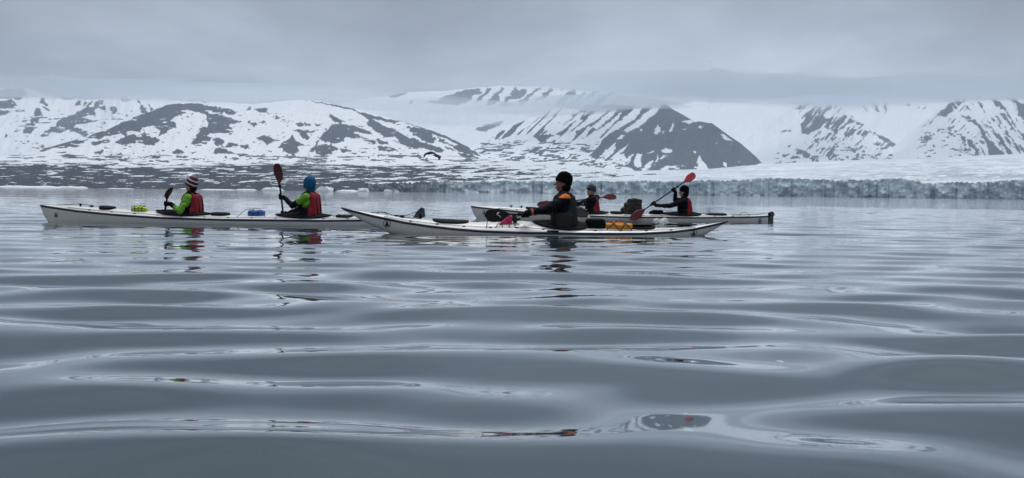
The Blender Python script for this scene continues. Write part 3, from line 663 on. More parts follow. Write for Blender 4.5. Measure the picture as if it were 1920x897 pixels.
def remesh(name, shapes, voxel, mats, parent, smooth=3, disp=0.0, matfn=None, tex=None, loc=None):
    vs, fc = join(shapes)
    o = mesh_obj('tmp', vs, fc, mats if isinstance(mats, (list, tuple)) else [mats])
    m = o.modifiers.new('r', 'REMESH'); m.mode = 'VOXEL'; m.voxel_size = voxel; m.use_smooth_shade = True
    if smooth: m = o.modifiers.new('s', 'SMOOTH'); m.factor = 0.5; m.iterations = smooth
    if disp:
        m = o.modifiers.new('d', 'DISPLACE'); m.texture = tex or _clouds; m.strength = disp; m.mid_level = 0.5; m.texture_coords = 'LOCAL'
    dg = bpy.context.evaluated_depsgraph_get()
    me = bpy.data.meshes.new_from_object(o.evaluated_get(dg)); me.name = name
    old = o.data; bpy.data.objects.remove(o); bpy.data.meshes.remove(old)
    me.materials.clear()
    for mm in (mats if isinstance(mats, (list, tuple)) else [mats]): me.materials.append(mm)
    if matfn:
        me.polygons.foreach_set('material_index', [matfn(p.center) for p in me.polygons])
    me.polygons.foreach_set('use_smooth', [True] * len(me.polygons))
    ob = bpy.data.objects.new(name, me); COL.objects.link(ob)
    if parent: ob.parent = parent
    if loc: ob.location = loc
    return ob

# materials
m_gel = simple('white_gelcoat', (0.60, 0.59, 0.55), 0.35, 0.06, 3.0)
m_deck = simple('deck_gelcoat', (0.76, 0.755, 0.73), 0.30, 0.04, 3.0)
m_navy = simple('navy_stripe', (0.012, 0.014, 0.045), 0.45, 0.15, 8.0)
m_blk = simple('black_rubber', (0.006, 0.006, 0.008), 0.75, 0.25, 20.0, 0.3, spec=0.2)
m_neo = simple('black_neoprene', (0.005, 0.006, 0.008), 0.85, 0.3, 20.0, 0.4, 40, spec=0.12)
m_cord = simple('deck_cord', (0.02, 0.02, 0.022), 0.8)
m_metal = simple('dull_metal', (0.07, 0.075, 0.08), 0.5, 0.3, 30, metal=0.2)
m_white = simple('white_print', (0.75, 0.75, 0.75), 0.5, 0.02)
m_jblk = simple('black_jacket', (0.005, 0.006, 0.010), 0.8, 0.3, 18, 0.6, 26, spec=0.12, bdist=0.01)
m_jgrn = simple('green_jacket', (0.145, 0.35, 0.03), 0.7, 0.25, 14, 0.8, 22, spec=0.3, bdist=0.012)
m_orange = simple('orange_cloth', (0.75, 0.16, 0.012), 0.7, 0.15, 14, 0.6, 24, bdist=0.01)
m_red = simple('red_vest_cloth', (0.24, 0.016, 0.028), 0.75, 0.2, 10, 0.5, 30, spec=0.25)
m_grey = simple('grey_vest_cloth', (0.024, 0.028, 0.028), 0.8, 0.3, 10, 0.5, 30, spec=0.15)
m_hatblk = simple('black_wool', (0.004, 0.004, 0.006), 0.95, 0.3, 40, 0.6, 90, spec=0.05)
m_hatgrey = simple('charcoal_wool', (0.045, 0.048, 0.058), 0.9, 0.25, 40, 0.6, 90, spec=0.15)
m_hatblue = simple('blue_fleece', (0.012, 0.085, 0.20), 0.9, 0.2, 30, 0.5, 70, spec=0.2)
m_pink = simple('pom_wool', (0.32, 0.22, 0.24), 0.95, 0.35, 60, 0.8, 90)
m_hair = simple('dark_hair', (0.005, 0.004, 0.004), 0.85, 0.3, 60, 0.6, 120, spec=0.1)
m_skin = simple('skin', (0.42, 0.22, 0.15), 0.55, 0.10, 20, 0.15, 120)
m_skind = simple('tanned_skin', (0.22, 0.10, 0.07), 0.55, 0.10, 20, 0.15, 120)
m_eye = simple('dark_eye', (0.012, 0.010, 0.010), 0.25)
m_lip = simple('lips', (0.30, 0.10, 0.09), 0.5)
m_shaft = simple('carbon_shaft', (0.007, 0.007, 0.008), 0.5, spec=0.25)
m_bred = simple('red_blade', (0.42, 0.020, 0.028), 0.35, 0.12, 6)
m_bdred = simple('dark_red_blade', (0.085, 0.009, 0.016), 0.5, 0.25, 6, spec=0.25)
m_bblk = simple('black_blade', (0.006, 0.007, 0.008), 0.6, 0.2, 6, spec=0.2)
m_lime = simple('lime_bag', (0.42, 0.58, 0.01), 0.6, 0.25, 16, 0.6, 22, bdist=0.01)
m_blue = simple('blue_bag', (0.015, 0.10, 0.40), 0.5, 0.3, 16, 0.6, 22, bdist=0.01)
m_fuch = simple('pink_bag', (0.62, 0.02, 0.13), 0.5, 0.2, 12, 0.6, 22, bdist=0.01)
m_amber = simple('orange_bag', (0.66, 0.24, 0.015), 0.45, 0.18, 9, 0.6, 20, bdist=0.01)
m_camo = simple('camouflage_cloth', (0.024, 0.026, 0.016), 0.9, 0.95, 16, 0.8, 20, bdist=0.012)
def stripe_wool():
    m, t, b = new_mat('striped_wool')
    c = N(t, 'ShaderNodeTexCoord'); s = N(t, 'ShaderNodeSeparateXYZ'); t.links.new(c.outputs['Object'], s.inputs[0])
    n = N(t, 'ShaderNodeTexNoise', inp={'Scale': 60.0}); t.links.new(c.outputs['Object'], n.inputs['Vector'])
    z = mathn(t, 'ADD', s.outputs[2], mathn(t, 'MULTIPLY', n.outputs[0], 0.008))
    f = mathn(t, 'FRACT', mathn(t, 'DIVIDE', mathn(t, 'ADD', z, 0.2015), 0.062))
    t.links.new(ramp(t, f, [(0.0, (0.045, 0.012, 0.02)), (0.60, (0.04, 0.012, 0.02)), (0.66, (0.50, 0.42, 0.42)), (0.94, (0.50, 0.42, 0.42)), (1.0, (0.045, 0.012, 0.02))]), b.inputs['Base Color'])
    b.inputs['Roughness'].default_value = 0.95
    return m
m_strip = stripe_wool()
def clear_plastic():
    m, t, b = new_mat('clear_plastic')
    c = N(t, 'ShaderNodeTexCoord')
    n = N(t, 'ShaderNodeTexNoise', inp={'Scale': 26.0, 'Detail': 4.0}); t.links.new(c.outputs['Object'], n.inputs['Vector'])
    b.inputs['Base Color'].default_value = (0.75, 0.78, 0.80, 1); b.inputs['Roughness'].default_value = 0.25
    t.links.new(ramp(t, n.outputs[0], [(0.40, 0.25), (0.62, 0.95)]), b.inputs['Alpha'])
    return m
m_clear = clear_plastic()

# ------------------------------------------------------------------ kayaks
class Kayak:
    def __init__(s, label, px, Y, L, head, seam, beam, keel, crown, name='kayak'):
        s.L = L; s.seam, s.beam, s.keel, s.crown = seam, beam, keel, crown
        c = at(px, 420, Y)
        s.root = empty(name, (c.x, Y, 0), (0, 0, math.pi + head))
        s.mw = Matrix.Translation((c.x, Y, 0)) @ Matrix.Rotation(math.pi + head, 4, 'Z')
        tag(s.root, label, 'kayak', 'white sea kayaks on the water')
    def f(s, tab, x): return float(np.interp(x, [p[0] for p in tab], [p[1] for p in tab]))
    def zs(s, x): return s.f(s.seam, x)
    def b(s, x): return s.f(s.beam, x)
    def zk(s, x): return min(s.f(s.keel, x), s.zs(x) - 0.004)
    def hull_pt(s, x, a):
        b = s.b(x); zk, zs = s.zk(x), s.zs(x)
        return b * math.sin(a * math.pi / 2) ** 0.72, zk + (zs - zk) * a ** 1.9
    def hull_y(s, x, z):
        zk, zs = s.zk(x), s.zs(x)
        a = max(0.0, min(1.0, (z - zk) / (zs - zk))) ** (1 / 1.9)
        return s.hull_pt(x, a)[0]
    def deck_z(s, x, y=0.0):
        b = s.b(x); q = min(1.0, abs(y) / b)
        return s.zs(x) + s.f(s.crown, x) * (1 - q ** 1.9) ** 0.85
    def build(s):
        h = s.L / 2
        t = np.linspace(-1, 1, 121); xs = h * np.sign(t) * (1 - (1 - np.abs(t)) ** 1.35)
        na = 12
        vs, fc = [], []
        for x in xs:
            for k in range(2 * na + 1):
                a = abs(k - na) / na; sg = 1 if k >= na else -1
                y, z = s.hull_pt(x, a); vs.append((x, sg * y, z))
        n = 2 * na + 1
        fc = [(i * n + k, (i + 1) * n + k, (i + 1) * n + k + 1, i * n + k + 1) for i in range(len(xs) - 1) for k in range(n - 1)]
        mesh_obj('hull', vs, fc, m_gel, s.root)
        vs, fc = [], []; nd = 16
        for x in xs:
            b = s.b(x)
            for k in range(nd + 1):
                y = b * math.cos(math.pi * k / nd); vs.append((x, y, s.deck_z(x, y)))
        n = nd + 1
        fc = [(i * n + k, i * n + k + 1, (i + 1) * n + k + 1, (i + 1) * n + k) for i in range(len(xs) - 1) for k in range(nd)]
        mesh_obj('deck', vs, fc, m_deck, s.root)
        for sg in (1, -1):
            vs, fc = [], []
            for x in xs:
                zs = s.zs(x); b = s.b(x); w = 0.020
                zl = max(zs - w, s.zk(x) + 0.002)
                yl = s.hull_y(x, zl)
                vs += [(x, sg * (yl + 0.004), zl), (x, sg * (b + 0.008), zs), (x, sg * (b * 0.985 + 0.006), zs + 0.014), (x, sg * (b * 0.96), zs + 0.010)]
            fc = [((i) * 4 + k, (i + 1) * 4 + k, (i + 1) * 4 + k + 1, i * 4 + k + 1) for i in range(len(xs) - 1) for k in range(3)]
            if sg < 0: fc = [tuple(reversed(q)) for q in fc]
            mesh_obj('gunwale_stripe', vs, fc, m_navy, s.root)
    def emblem(s, x, z, r):
        ring, icon = [], []
        def P(dx, dz, o): return (x + dx, s.hull_y(x + dx, z + dz) + o, z + dz)
        n = 40
        vs = []
        for i in range(n):
            a = 2 * math.pi * i / n
            vs += [P(r * math.cos(a), r * math.sin(a), 0.003), P(0.87 * r * math.cos(a), 0.87 * r * math.sin(a), 0.003)]
        fc = [(2 * i, 2 * ((i + 1) % n), 2 * ((i + 1) % n) + 1, 2 * i + 1) for i in range(n)]
        e = mesh_obj('emblem', vs, fc, m_blk, s.root)
        prof = [(-0.66, 0.62), (-0.5, 0.50), (-0.1, 0.32), (0.25, 0.22), (0.5, 0.17), (0.66, 0.14), (0.74, 0.05)]
        vs = []
        for zz, w in prof:
            for k in range(-2, 3): vs.append(P(r * w * k / 2, r * zz, 0.004))
        fc = [(i * 5 + k, i * 5 + k + 1, (i + 1) * 5 + k + 1, (i + 1) * 5 + k) for i in range(len(prof) - 1) for k in range(4)]
        mesh_obj('emblem_bell', vs, fc, m_blk, e)
    def hatch(s, x, lx, wy, name='hatch_cover', h=0.026, y0=0.0):
        vs, fc = [], []; n = 32
        lay = [(1.0, 0.002), (1.0, 0.6), (0.93, 0.95), (0.6, 1.05), (0.0, 1.1)]
        for sc_, hh in lay:
            for i in range(n):
                a = 2 * math.pi * i / n
                ca, sa = math.cos(a), math.sin(a)
                xx = x + lx * sc_ * math.copysign(abs(ca) ** 0.6, ca); yy = y0 + wy * sc_ * math.copysign(abs(sa) ** 0.7, sa)
                vs.append((xx, yy, s.deck_z(xx, yy) + h * hh - (0.01 if hh < 0.1 else 0)))
        fc = [(i * n + j, i * n + (j + 1) % n, (i + 1) * n + (j + 1) % n, (i + 1) * n + j) for i in range(len(lay) - 1) for j in range(n)]
        return mesh_obj(name, vs, fc, m_blk, s.root)
    def coaming(s, x, lx, wy, waist_x, waist_z):
        n = 44; ring = []
        for i in range(n + 1):
            a = 2 * math.pi * i / n
            xx = x + lx * math.cos(a); yy = wy * math.sin(a) * (1 - 0.12 * math.cos(a))
            ring.append(V(xx, yy, s.deck_z(xx, yy) + 0.022))
        vs, fc = tube(ring, 0.013, 8, False); mesh_obj('coaming', vs, fc, m_blk, s.root)
        vs = []; lay = 7
        for k in range(lay):
            t_ = k / (lay - 1)
            for i in range(n):
                p = ring[i]; q = V(waist_x + 0.12 * math.cos(2 * math.pi * i / n), 0.155 * math.sin(2 * math.pi * i / n), waist_z)
                e = t_ ** 1.0
                r_ = p.lerp(q, e); r_.z = p.z + (waist_z - p.z) * (t_ ** 2.2) + 0.012 + 0.01 * math.sin(9 * i / n * 6.28) * math.sin(math.pi * t_)
                vs.append(r_)
        fc = [(i * n + j, i * n + (j + 1) % n, (i + 1) * n + (j + 1) % n, (i + 1) * n + j) for i in range(lay - 1) for j in range(n)]
        mesh_obj('spray_deck', vs, fc, m_neo, s.root)
    def line(s, pts, r=0.004, lift=0.006, name='deck_line', mat=None):
        """cord running over the deck through (x, y[, extra height]) points"""
        P = []
        for (a, b_) in zip(pts[:-1], pts[1:]):
            for k in range(8):
                t_ = k / 8; x = a[0] + (b_[0] - a[0]) * t_; y = a[1] + (b_[1] - a[1]) * t_
                ha = a[2] if len(a) > 2 else 0; hb = b_[2] if len(b_) > 2 else 0
                P.append(V(x, y, s.deck_z(x, y) + lift + ha + (hb - ha) * t_))
        a = pts[-1]; P.append(V(a[0], a[1], s.deck_z(a[0], a[1]) + lift + (a[2] if len(a) > 2 else 0)))
        vs, fc = tube(P, r, 6); return mesh_obj(name, vs, fc, mat or m_cord, s.root)
    def loop(s, x0, x1, y, h, r=0.005, name='carry_loop'):
        P = []
        for k in range(13):
            t_ = k / 12; x = x0 + (x1 - x0) * t_; P.append(V(x, y, s.deck_z(x, y) + h * math.sin(math.pi * t_) ** 0.6))
        vs, fc = tube(P, r, 6); return mesh_obj(name, vs, fc, m_cord, s.root)
    def fitting(s, x, y, r=0.018, h=0.035, name='deck_fitting'):
        z = s.deck_z(x, y)
        vs, fc = join([rcone((x, y, z), r, (x, y, z + h), r * 0.7), rcone((x - 0.03, y, z + h), r * 0.45, (x + 0.03, y, z + h), r * 0.45)])
        return mesh_obj(name, vs, fc, m_blk, s.root)
    def w(s, x, y, z): return s.mw @ V(x, y, z)

def side_lines(k, xa, xb, n):
    for sg in (1, -1):
        pts = []
        for i in range(n + 1):
            x = xa + (xb - xa) * i / n; pts.append((x, sg * k.b(x) * 0.78))
        k.line(pts, 0.0035, 0.008, 'deck_line')
        for p in pts[1:-1]:
            vs, fc = rcone((p[0] - 0.012, p[1], k.deck_z(*p)), 0.011, (p[0] + 0.012, p[1], k.deck_z(*p)), 0.011, 8, 2); mesh_obj('line_eye', vs, fc, m_blk, k.root)

# single kayak, nearest
h = 5.36 / 2
K3 = Kayak('nearest white single sea kayak with upswept ends and navy stripe', 1008.5, 12.5, 5.36, math.radians(5),
           seam=[(-h, .205), (-2.45, .155), (-2.15, .095), (-1.85, .06), (-1.4, .036), (-.8, .032), (0.2, .036), (.8, .052), (1.15, .075), (1.5, .11), (1.83, .155), (2.27, .24), (h, .335)],
           beam=[(-h, .010), (-2.45, .055), (-2.1, .115), (-1.5, .20), (-.9, .255), (-.2, .28), (.4, .265), (1.0, .215), (1.6, .145), (2.1, .085), (2.45, .04), (h, .008)],
           keel=[(-h, .20), (-2.32, -.005), (-2.05, -.07), (-1.5, -.11), (0, -.125), (1.4, -.11), (1.75, -.07), (2.03, 0.0), (2.35, .14), (h, .328)],
           crown=[(-h, .006), (-2.2, .035), (-1.5, .07), (-.75, .085), (-.3, .085), (0.0, .115), (.2, .15), (.45, .135), (.8, .11), (1.4, .085), (2.0, .05), (h, .006)])
K3.build(); K3.emblem(2.06, 0.135, 0.052); K3.emblem(-2.17, 0.045, 0.047)
K3.coaming(-.33, .40, .225, -.40, .20)
K3.hatch(1.20, .25, .12); K3.hatch(-1.42, .22, .13)
side_lines(K3, -2.2, 2.1, 12)
K3.loop(2.20, 2.05, 0.0, 0.03, 0.005); K3.line([(2.28, 0), (2.1, 0.0, .03), (1.95, 0.0), (1.7, .03)], .005)
K3.fitting(1.86, 0.02, .022, .02); K3.fitting(1.94, 0.0, .015, .015); K3.fitting(-2.12, 0.0, .024, .03); K3.fitting(-2.02, .02, .014, .02)
K3.line([(.72, .20), (.70, .10, .06), (.62, .02, .06), (.52, .14, .05), (.50, .20)], .005, name='bungee'); K3.line([(.40, .21), (.46, .06, .07), (.60, .20)], .005, name='bungee'); K3.line([(.33, .20), (.34, .05, .03), (.5, -.1)], .005, name='bungee')
vs, fc = rcone((-.10, .285, .062), .012, (-.24, .288, .060), .012, 10, 3); mesh_obj('carry_handle', vs, fc, m_blk, K3.root)

h = 6.14 / 2
DS = lambda h: dict(
    seam=[(-h, .135), (-h + .5, .112), (-1.5, .092), (0, .090), (1.0, .105), (1.8, .145), (2.4, .19), (h - .2, .245), (h, .268)],
    beam=[(-h, .035), (-h + .25, .09), (-h + .7, .17), (-1.5, .29), (-.5, .325), (.5, .325), (1.3, .27), (2.0, .18), (2.5, .11), (h - .15, .035), (h, .007)],
    keel=[(-h, -.03), (-h + .3, -.08), (-1.8, -.125), (0, -.13), (2.0, -.12), (h - .35, -.09), (h - .14, -.02), (h - .05, .12), (h, .26)],
    crown=[(-h, .015), (-2.2, .05), (-1.0, .065), (.2, .06), (1.0, .075), (1.8, .085), (2.5, .07), (h - .2, .03), (h, .006)])
K1 = Kayak('left white double sea kayak with plumb bow, two green clad paddlers', 431, 14.7, 6.14, 0.0, **DS(h))
K1.build(); K1.emblem(2.79, 0.125, 0.042)
K1.coaming(.74, .44, .25, .66, .215); K1.coaming(-1.19, .44, .25, -1.29, .205)
K1.hatch(1.98, .12, .11, h=.04); K1.hatch(.15, .14, .15, h=.045); K1.hatch(-1.86, .14, .14, h=.03)
side_lines(K1, -2.7, 2.6, 14)
K1.fitting(2.42, 0.0); K1.fitting(2.24, 0.0, .022, .02); K1.line([(2.8, 0), (2.42, 0, .03), (2.24, 0, .02)], .005)
K1.loop(-1.60, -1.72, .15, .05); K1.loop(-1.75, -1.84, .12, .05)
K1.line([(-.18, .22), (-.30, .10, .10), (-.5, .05, .11), (-.62, .18)], .004, name='bungee')
h = 6.42 / 2
K2 = Kayak('far right white double sea kayak with upright bow and rudder down', 1161, 19.6, 6.42, 0.0, **DS(h))
K2.build(); K2.emblem(-3.02, 0.05, 0.05); K2.emblem(2.92, 0.14, 0.045)
K2.coaming(.68, .44, .25, .60, .215); K2.coaming(-1.32, .44, .25, -1.42, .205)
K2.hatch(.06, .14, .15, h=.05); K2.hatch(-2.10, .22, .12, h=.035); K2.hatch(1.9, .13, .11, h=.035)
side_lines(K2, -2.8, 2.6, 14)
K2.fitting(2.34, 0.0); K2.fitting(2.12, 0.0); K2.loop(-2.58, -2.80, 0.05, .07, .006); K2.loop(-1.72, -1.85, .15, .05); K2.loop(-1.9, -1.98, .1, .05)
def rudder(k, up):
    h = k.L / 2; x = -h
    if up:
        z = k.deck_z(x + .1, 0)
        prof = [(x + .02, z - .03), (x - .10, z + .02), (x - .085, z + .15), (x - .03, z + .17), (x + .04, z + .10), (x + .10, z + .0)]
    else:
        prof = [(x - .01, .19), (x - .05, .235), (x - .10, .24), (x - .135, .20), (x - .14, .16), (x - .115, .12), (x - .12, .03), (x - .135, -.20), (x - .10, -.25), (x - .05, -.18), (x - .045, .05), (x - .03, .12)]
    n = len(prof); vs = [(a, .009, b_) for a, b_ in prof] + [(a, -.009, b_) for a, b_ in prof]
    fc = [tuple(range(n)), tuple(reversed(range(n, 2 * n)))] + [(i, i + n, (i + 1) % n + n, (i + 1) % n) for i in range(n)]
    r_ = mesh_obj('rudder', vs, fc, m_metal, k.root, smooth=False)
    zt = prof[2][1] - .02
    vs, fc = join([rcone((x - .02, 0, .02), .022, (x - .02, 0, .20), .018), rcone((x - .05, -.03, .16), .012, (x - .05, .03, .16), .012)])
    mesh_obj('rudder_bracket', vs, fc, m_blk, r_)
    for sg in (1, -1):
        vs, fc = tube([(prof[2][0] + .03, sg * .012, zt), (x + .25, sg * .05, k.deck_z(x + .25, .05) + .03), (x + .8, sg * .10, k.deck_z(x + .8, .1) + .01)], .004, 6)
        mesh_obj('rudder_line', vs, fc, m_cord, r_)
rudder(K1, True); rudder(K2, False)

# ------------------------------------------------------------------ paddles
def paddle(label, A, B, matA, matB, nA, nB, La=0.46, wa=0.095, logo=False):
    """A, B blade tips in world space; nA, nB the way each blade faces"""
    A = Vector(A); B = Vector(B); L = (B - A).length; d = (B - A).normalized(); c = (A + B) / 2
    root = empty('paddle', c); tag(root, label, 'paddle', 'kayak paddles')
    vs, fc = tube([A - c + d * (La - .06), d * -.3, V(0, 0, 0), d * .3, B - c - d * (La - .06)], [.012, .0155, .0155, .0155, .012], 10)
    mesh_obj('shaft', vs, fc, m_shaft, root)
    for tip, dd, mt, nn in ((A, d, matA, nA), (B, -d, matB, nB)):
        nn = Vector(nn); nn = (nn - dd * nn.dot(dd)).normalized(); wv = dd.cross(nn).normalized()
        vs, fc = [], []; ns, nw = 14, 6
        for i in range(ns + 1):
            t_ = i / ns; ax = (1 - t_) * La
            w = wa * (0.16 + 0.84 * min(1, (t_ / .42)) ** 1.3) * (1 - max(0, (t_ - .62) / .38) ** 2.6) ** 0.5 + .002
            if t_ < .12: w = max(.013, w * .8)
            bow = 0.035 * t_ ** 1.6
            for s_ in (1, -1):
                for k in range(nw + 1):
                    q = -1 + 2 * k / nw
                    ridge = 0.010 * (1 - abs(q)) * (1 - t_ * .8)
                    vs.append(tip - c + dd * ax + wv * (w * q * (1.0 + .08 * t_ * (1 if q > 0 else -1))) - nn * (bow - 0.012 * q * q) + nn * s_ * (0.0028 * (1 - q * q) + 0.001 + ridge))
        m_ = nw + 1
        for i in range(ns):
            for k in range(nw):
                a = i * 2 * m_ + k; b_ = (i + 1) * 2 * m_ + k
                fc.append((a, b_, b_ + 1, a + 1)); fc.append((a + m_, a + m_ + 1, b_ + m_ + 1, b_ + m_))
            for k in (0, nw):
                a = i * 2 * m_ + k; b_ = (i + 1) * 2 * m_ + k
                fc.append((a, a + m_, b_ + m_, b_) if k == 0 else (a, b_, b_ + m_, a + m_))
        a = ns * 2 * m_
        for k in range(nw): fc.append((a + k, a + m_ + k, a + m_ + k + 1, a + k + 1))
        bl = mesh_obj('blade', vs, fc, mt, root)
        if logo and tip is A:
            pts = []
            for k in range(22):
                t_ = k / 21
                u_ = 0.030 * math.cos(math.pi * (1.15 - 1.55 * t_)) if t_ < .6 else 0.030 * (0.62 - 3.6 * (t_ - .6))
                w_ = 0.040 * (1 - 2 * t_) if t_ < .85 else 0.040 * (-.7)
                pts.append(tip - c + dd * (La * .48 - u_) + wv * w_ + nn * 0.012)
            vs, fc = tube(pts, .0055, 6); mesh_obj('logo_mark', vs, fc, m_white, bl)
    for t_ in (0.30, 0.70):
        p = A - c + d * L * t_; vs, fc = rcone(p - d * .004, .026, p + d * .004, .026, 12, 2); mesh_obj('drip_ring', vs, fc, m_blk, root)
    return root

# ------------------------------------------------------------------ people
def glove_shapes(g, d, n, wrist, s):
    """closed hand round a shaft: g grip point, d shaft direction, n from shaft towards the wrist"""
    t = d.cross(n).normalized(); sh = []
    R = 0.030 * s
    sh.append(ell(g + n * .036 * s, (.046 * s, .026 * s, .040 * s), Matrix((d, n, t)).transposed()))
    sh.append(rcone(g + n * .05 * s, .034 * s, wrist, .032 * s))
    for k, (o, e) in enumerate(((-.034, 205), (-.012, 235), (.011, 232), (.033, 200))):
        pts = []
        for j in range(7):
            ph = math.radians(35 + (e - 35) * j / 6); pts.append(g + d * o * s + (n * math.cos(ph) + t * math.sin(ph)) * R)
        for a, b_ in zip(pts[:-1], pts[1:]): sh.append(rcone(a, .0112 * s, b_, .0105 * s, 8, 2))
    pts = [g + d * .03 * s + (n * math.cos(math.radians(p)) + t * math.sin(math.radians(p))) * R * 1.03 for p in (-25, -70, -115, -150)]
    for a, b_ in zip(pts[:-1], pts[1:]): sh.append(rcone(a, .0130 * s, b_, .0115 * s, 8, 2))
    return sh
def lathe_hat(name, parent, c, tilt, ax, ay, prof, mat, yaw=0.0):
    n = 28; vs = []; fc = []
    for r_, z in prof:
        for i in range(n):
            a = 2 * math.pi * i / n; vs.append((ax * r_ * math.cos(a), ay * r_ * math.sin(a), z))
    fc = [(i * n + j, i * n + (j + 1) % n, (i + 1) * n + (j + 1) % n, (i + 1) * n + j) for i in range(len(prof) - 1) for j in range(n)]
    fc.append(tuple((len(prof) - 1) * n + j for j in range(n)))
    o = mesh_obj(name, vs, fc, mat, parent); o.location = c; o.rotation_euler = (0, tilt, yaw)
    return o
def solve_elbow(S, W, l1, l2, hint):
    d = W - S; L = d.length; 
    k = 1.0
    if L > (l1 + l2) * .985: k = L / ((l1 + l2) * .985)
    l1 *= k; l2 *= k
    a = (l1 * l1 - l2 * l2 + L * L) / (2 * L); hh = math.sqrt(max(0, l1 * l1 - a * a))
    u = d.normalized(); h_ = Vector(hint); h_ = (h_ - u * h_.dot(u)).normalized()
    return S + u * a + h_ * hh
def person(label, kay, sx, sz, scale, lean, head_yaw, head_pitch, pad, gl_, gr_, skin, jmats, jfn, vest, hat, arm_hint_l=(-.2, .6, -1), arm_hint_r=(-.2, -.6, -1), twist=0.0, side=0.0, bulk=1.0, hand=1.1):
    """pad = (A, B) world tips, gl_/gr_ = fraction of the shaft where left/right hand grips"""
    mw = kay.mw @ Matrix.Translation((sx, 0, sz))
    root = empty('person'); root.matrix_world = mw
    inv = mw.inverted(); s = scale
    tag(root, label, 'person', 'kayakers')
    RL = Matrix.Rotation(side, 3, 'X') @ Matrix.Rotation(-lean, 3, 'Y') @ Matrix.Rotation(twist, 3, 'Z')
    def T(x, y, z): return (RL @ V(x, y, z - .10)) * s + V(0, 0, .10 * s)
    Rm = RL
    HY = RL @ Matrix.Rotation(head_yaw, 3, 'Z') @ Matrix.Rotation(-head_pitch, 3, 'Y')
    HC = T(.02, 0, .735)
    def H(x, y, z): return HC + (HY @ V(x, y, z)) * s
    def E(c, r, rot=None): return ell(c, tuple(q * s for q in r), rot)
    A, B = (inv @ Vector(p) for p in pad); d = (B - A).normalized()
    SL, SR = T(.0, .165, .525), T(.0, -.165, .525)
    hands = []
    for S, fr, hint in ((SL, gl_, arm_hint_l), (SR, gr_, arm_hint_r)):
        g = A.lerp(B, fr); n = S + V(0, 0, -.12) - g; n = (n - d * n.dot(d)).normalized()
        W = g + n * .085 * s
        hands.append((S, solve_elbow(S, W, .285 * s, .25 * s, hint), W, g, n))
    body = [E(T(0, 0, .10), (.12, .165, .11), Rm), E(T(.01, 0, .25), (.10, .145, .17), Rm), E(T(.01, 0, .41), (.115, .165, .165), Rm),
            rcone(SL, .058 * s, SR, .058 * s), rcone(T(0, 0, .54), .056 * s, T(.012, 0, .66), .052 * s),
            E(HC, (.094, .075, .115), HY), E(H(.036, 0, -.062), (.056, .052, .050), HY), E(H(.052, 0, -.092), (.026, .026, .020), HY), rcone(H(.088, 0, .012), .010 * s, H(.112, 0, -.022), .0155 * s, 10, 3),
            E(H(.078, 0, .030), (.018, .050, .014), HY), E(H(.060, .030, -.028), (.026, .024, .026), HY), E(H(.060, -.030, -.028), (.026, .024, .026), HY),
            E(H(.0, .074, -.005), (.020, .010, .030), HY), E(H(.0, -.074, -.005), (.020, .010, .030), HY), E(H(.084, 0, -.060), (.014, .024, .013), HY)]
    for S, El, W, g, n in hands:
        body += [rcone(S, .048 * s, El, .038 * s), rcone(El, .038 * s, W, .027 * s), rcone(W, .026 * s, g + n * .04 * s, .024 * s)]
    for sg in (1, -1):
        body += [rcone(V(.02, sg * .09, .085) * s, .082 * s, V(.45, sg * .12, .10) * s, .055 * s), rcone(V(.45, sg * .12, .10) * s, .052 * s, V(.84, sg * .08, .03) * s, .036 * s), rcone(V(.84, sg * .08, .02) * s, .036 * s, V(.93, sg * .085, .06) * s, .034 * s)]
    remesh('body', body, .009 * s, skin, root, 2)
    # jacket with sleeves and collar
    jk = [E(T(0, 0, .13), (.135, .18, .10), Rm), E(T(.01, 0, .25), (.12, .165, .18), Rm), E(T(.01, 0, .41), (.135, .185, .165), Rm), rcone(SL, .072 * s, SR, .072 * s), rcone(T(0, 0, .53), .085 * s, T(.008, 0, .605), .070 * s)]
    for S, El, W, g, n in hands: jk += [rcone(S, .068 * s * bulk, El, .055 * s * bulk), rcone(El, .055 * s * bulk, W, .040 * s * bulk)]
    segs = [(S, El, W) for S, El, W, g, n in hands]
    def local(c):
        q = RL.inverted() @ ((c - V(0, 0, .10 * s)) / s); return V(q.x, q.y, q.z + .10)
    def dseg(c, a, b_):
        t_ = max(0, min(1, (c - a).dot(b_ - a) / max(1e-9, (b_ - a).length_squared))); return (c - a.lerp(b_, t_)).length, t_
    def jm(c):
        best = 'torso'; tt = 0
        q = local(c)
        for S, El, W in segs:
            d1, t1 = dseg(c, S, El); d2, t2 = dseg(c, El, W)
            if d2 < .075 * s and d2 < d1: best, tt = 'fore', t2
            elif d1 < .085 * s and (abs(q.y) > .15 or q.z > .47 or t1 > .3): best, tt = 'upper', t1
        return jfn(best, tt, q)
    remesh('jacket', jk, .0115 * s, jmats, root, 2, .036 * s, jm)
    for S, El, W, g, n in hands:
        remesh('glove', glove_shapes(g, d, n, W, s * hand), .0052 * s, m_neo, root, 1)
    for S, El, W, g, n in hands:
        p = W - (W - El).normalized() * .012; vs, fc = rcone(p, .042 * s * bulk, p + (W - El).normalized() * .022, .041 * s * bulk, 16, 2)
        mesh_obj('cuff', vs, fc, vest.get('cuff', m_neo), root)
    # life vest
    vm = vest['mats']; bt = vest.get('back', .075)
    vv = [rbox(T(-.100 - bt * .3, 0, .335), (bt * s, .160 * s, .255 * s), rot=Rm @ Matrix.Rotation(math.radians(6), 3, 'Y')), rbox(T(-.07, 0, .27), (.06 * s, .165 * s, .17 * s), rot=Rm), rbox(T(.118, 0, .31), (.042 * s, .14 * s, .165 * s), rot=Rm),
          rbox(T(.005, .165, .23), (.12 * s, .035 * s, .11 * s), rot=Rm), rbox(T(.005, -.165, .23), (.12 * s, .035 * s, .11 * s), rot=Rm)]
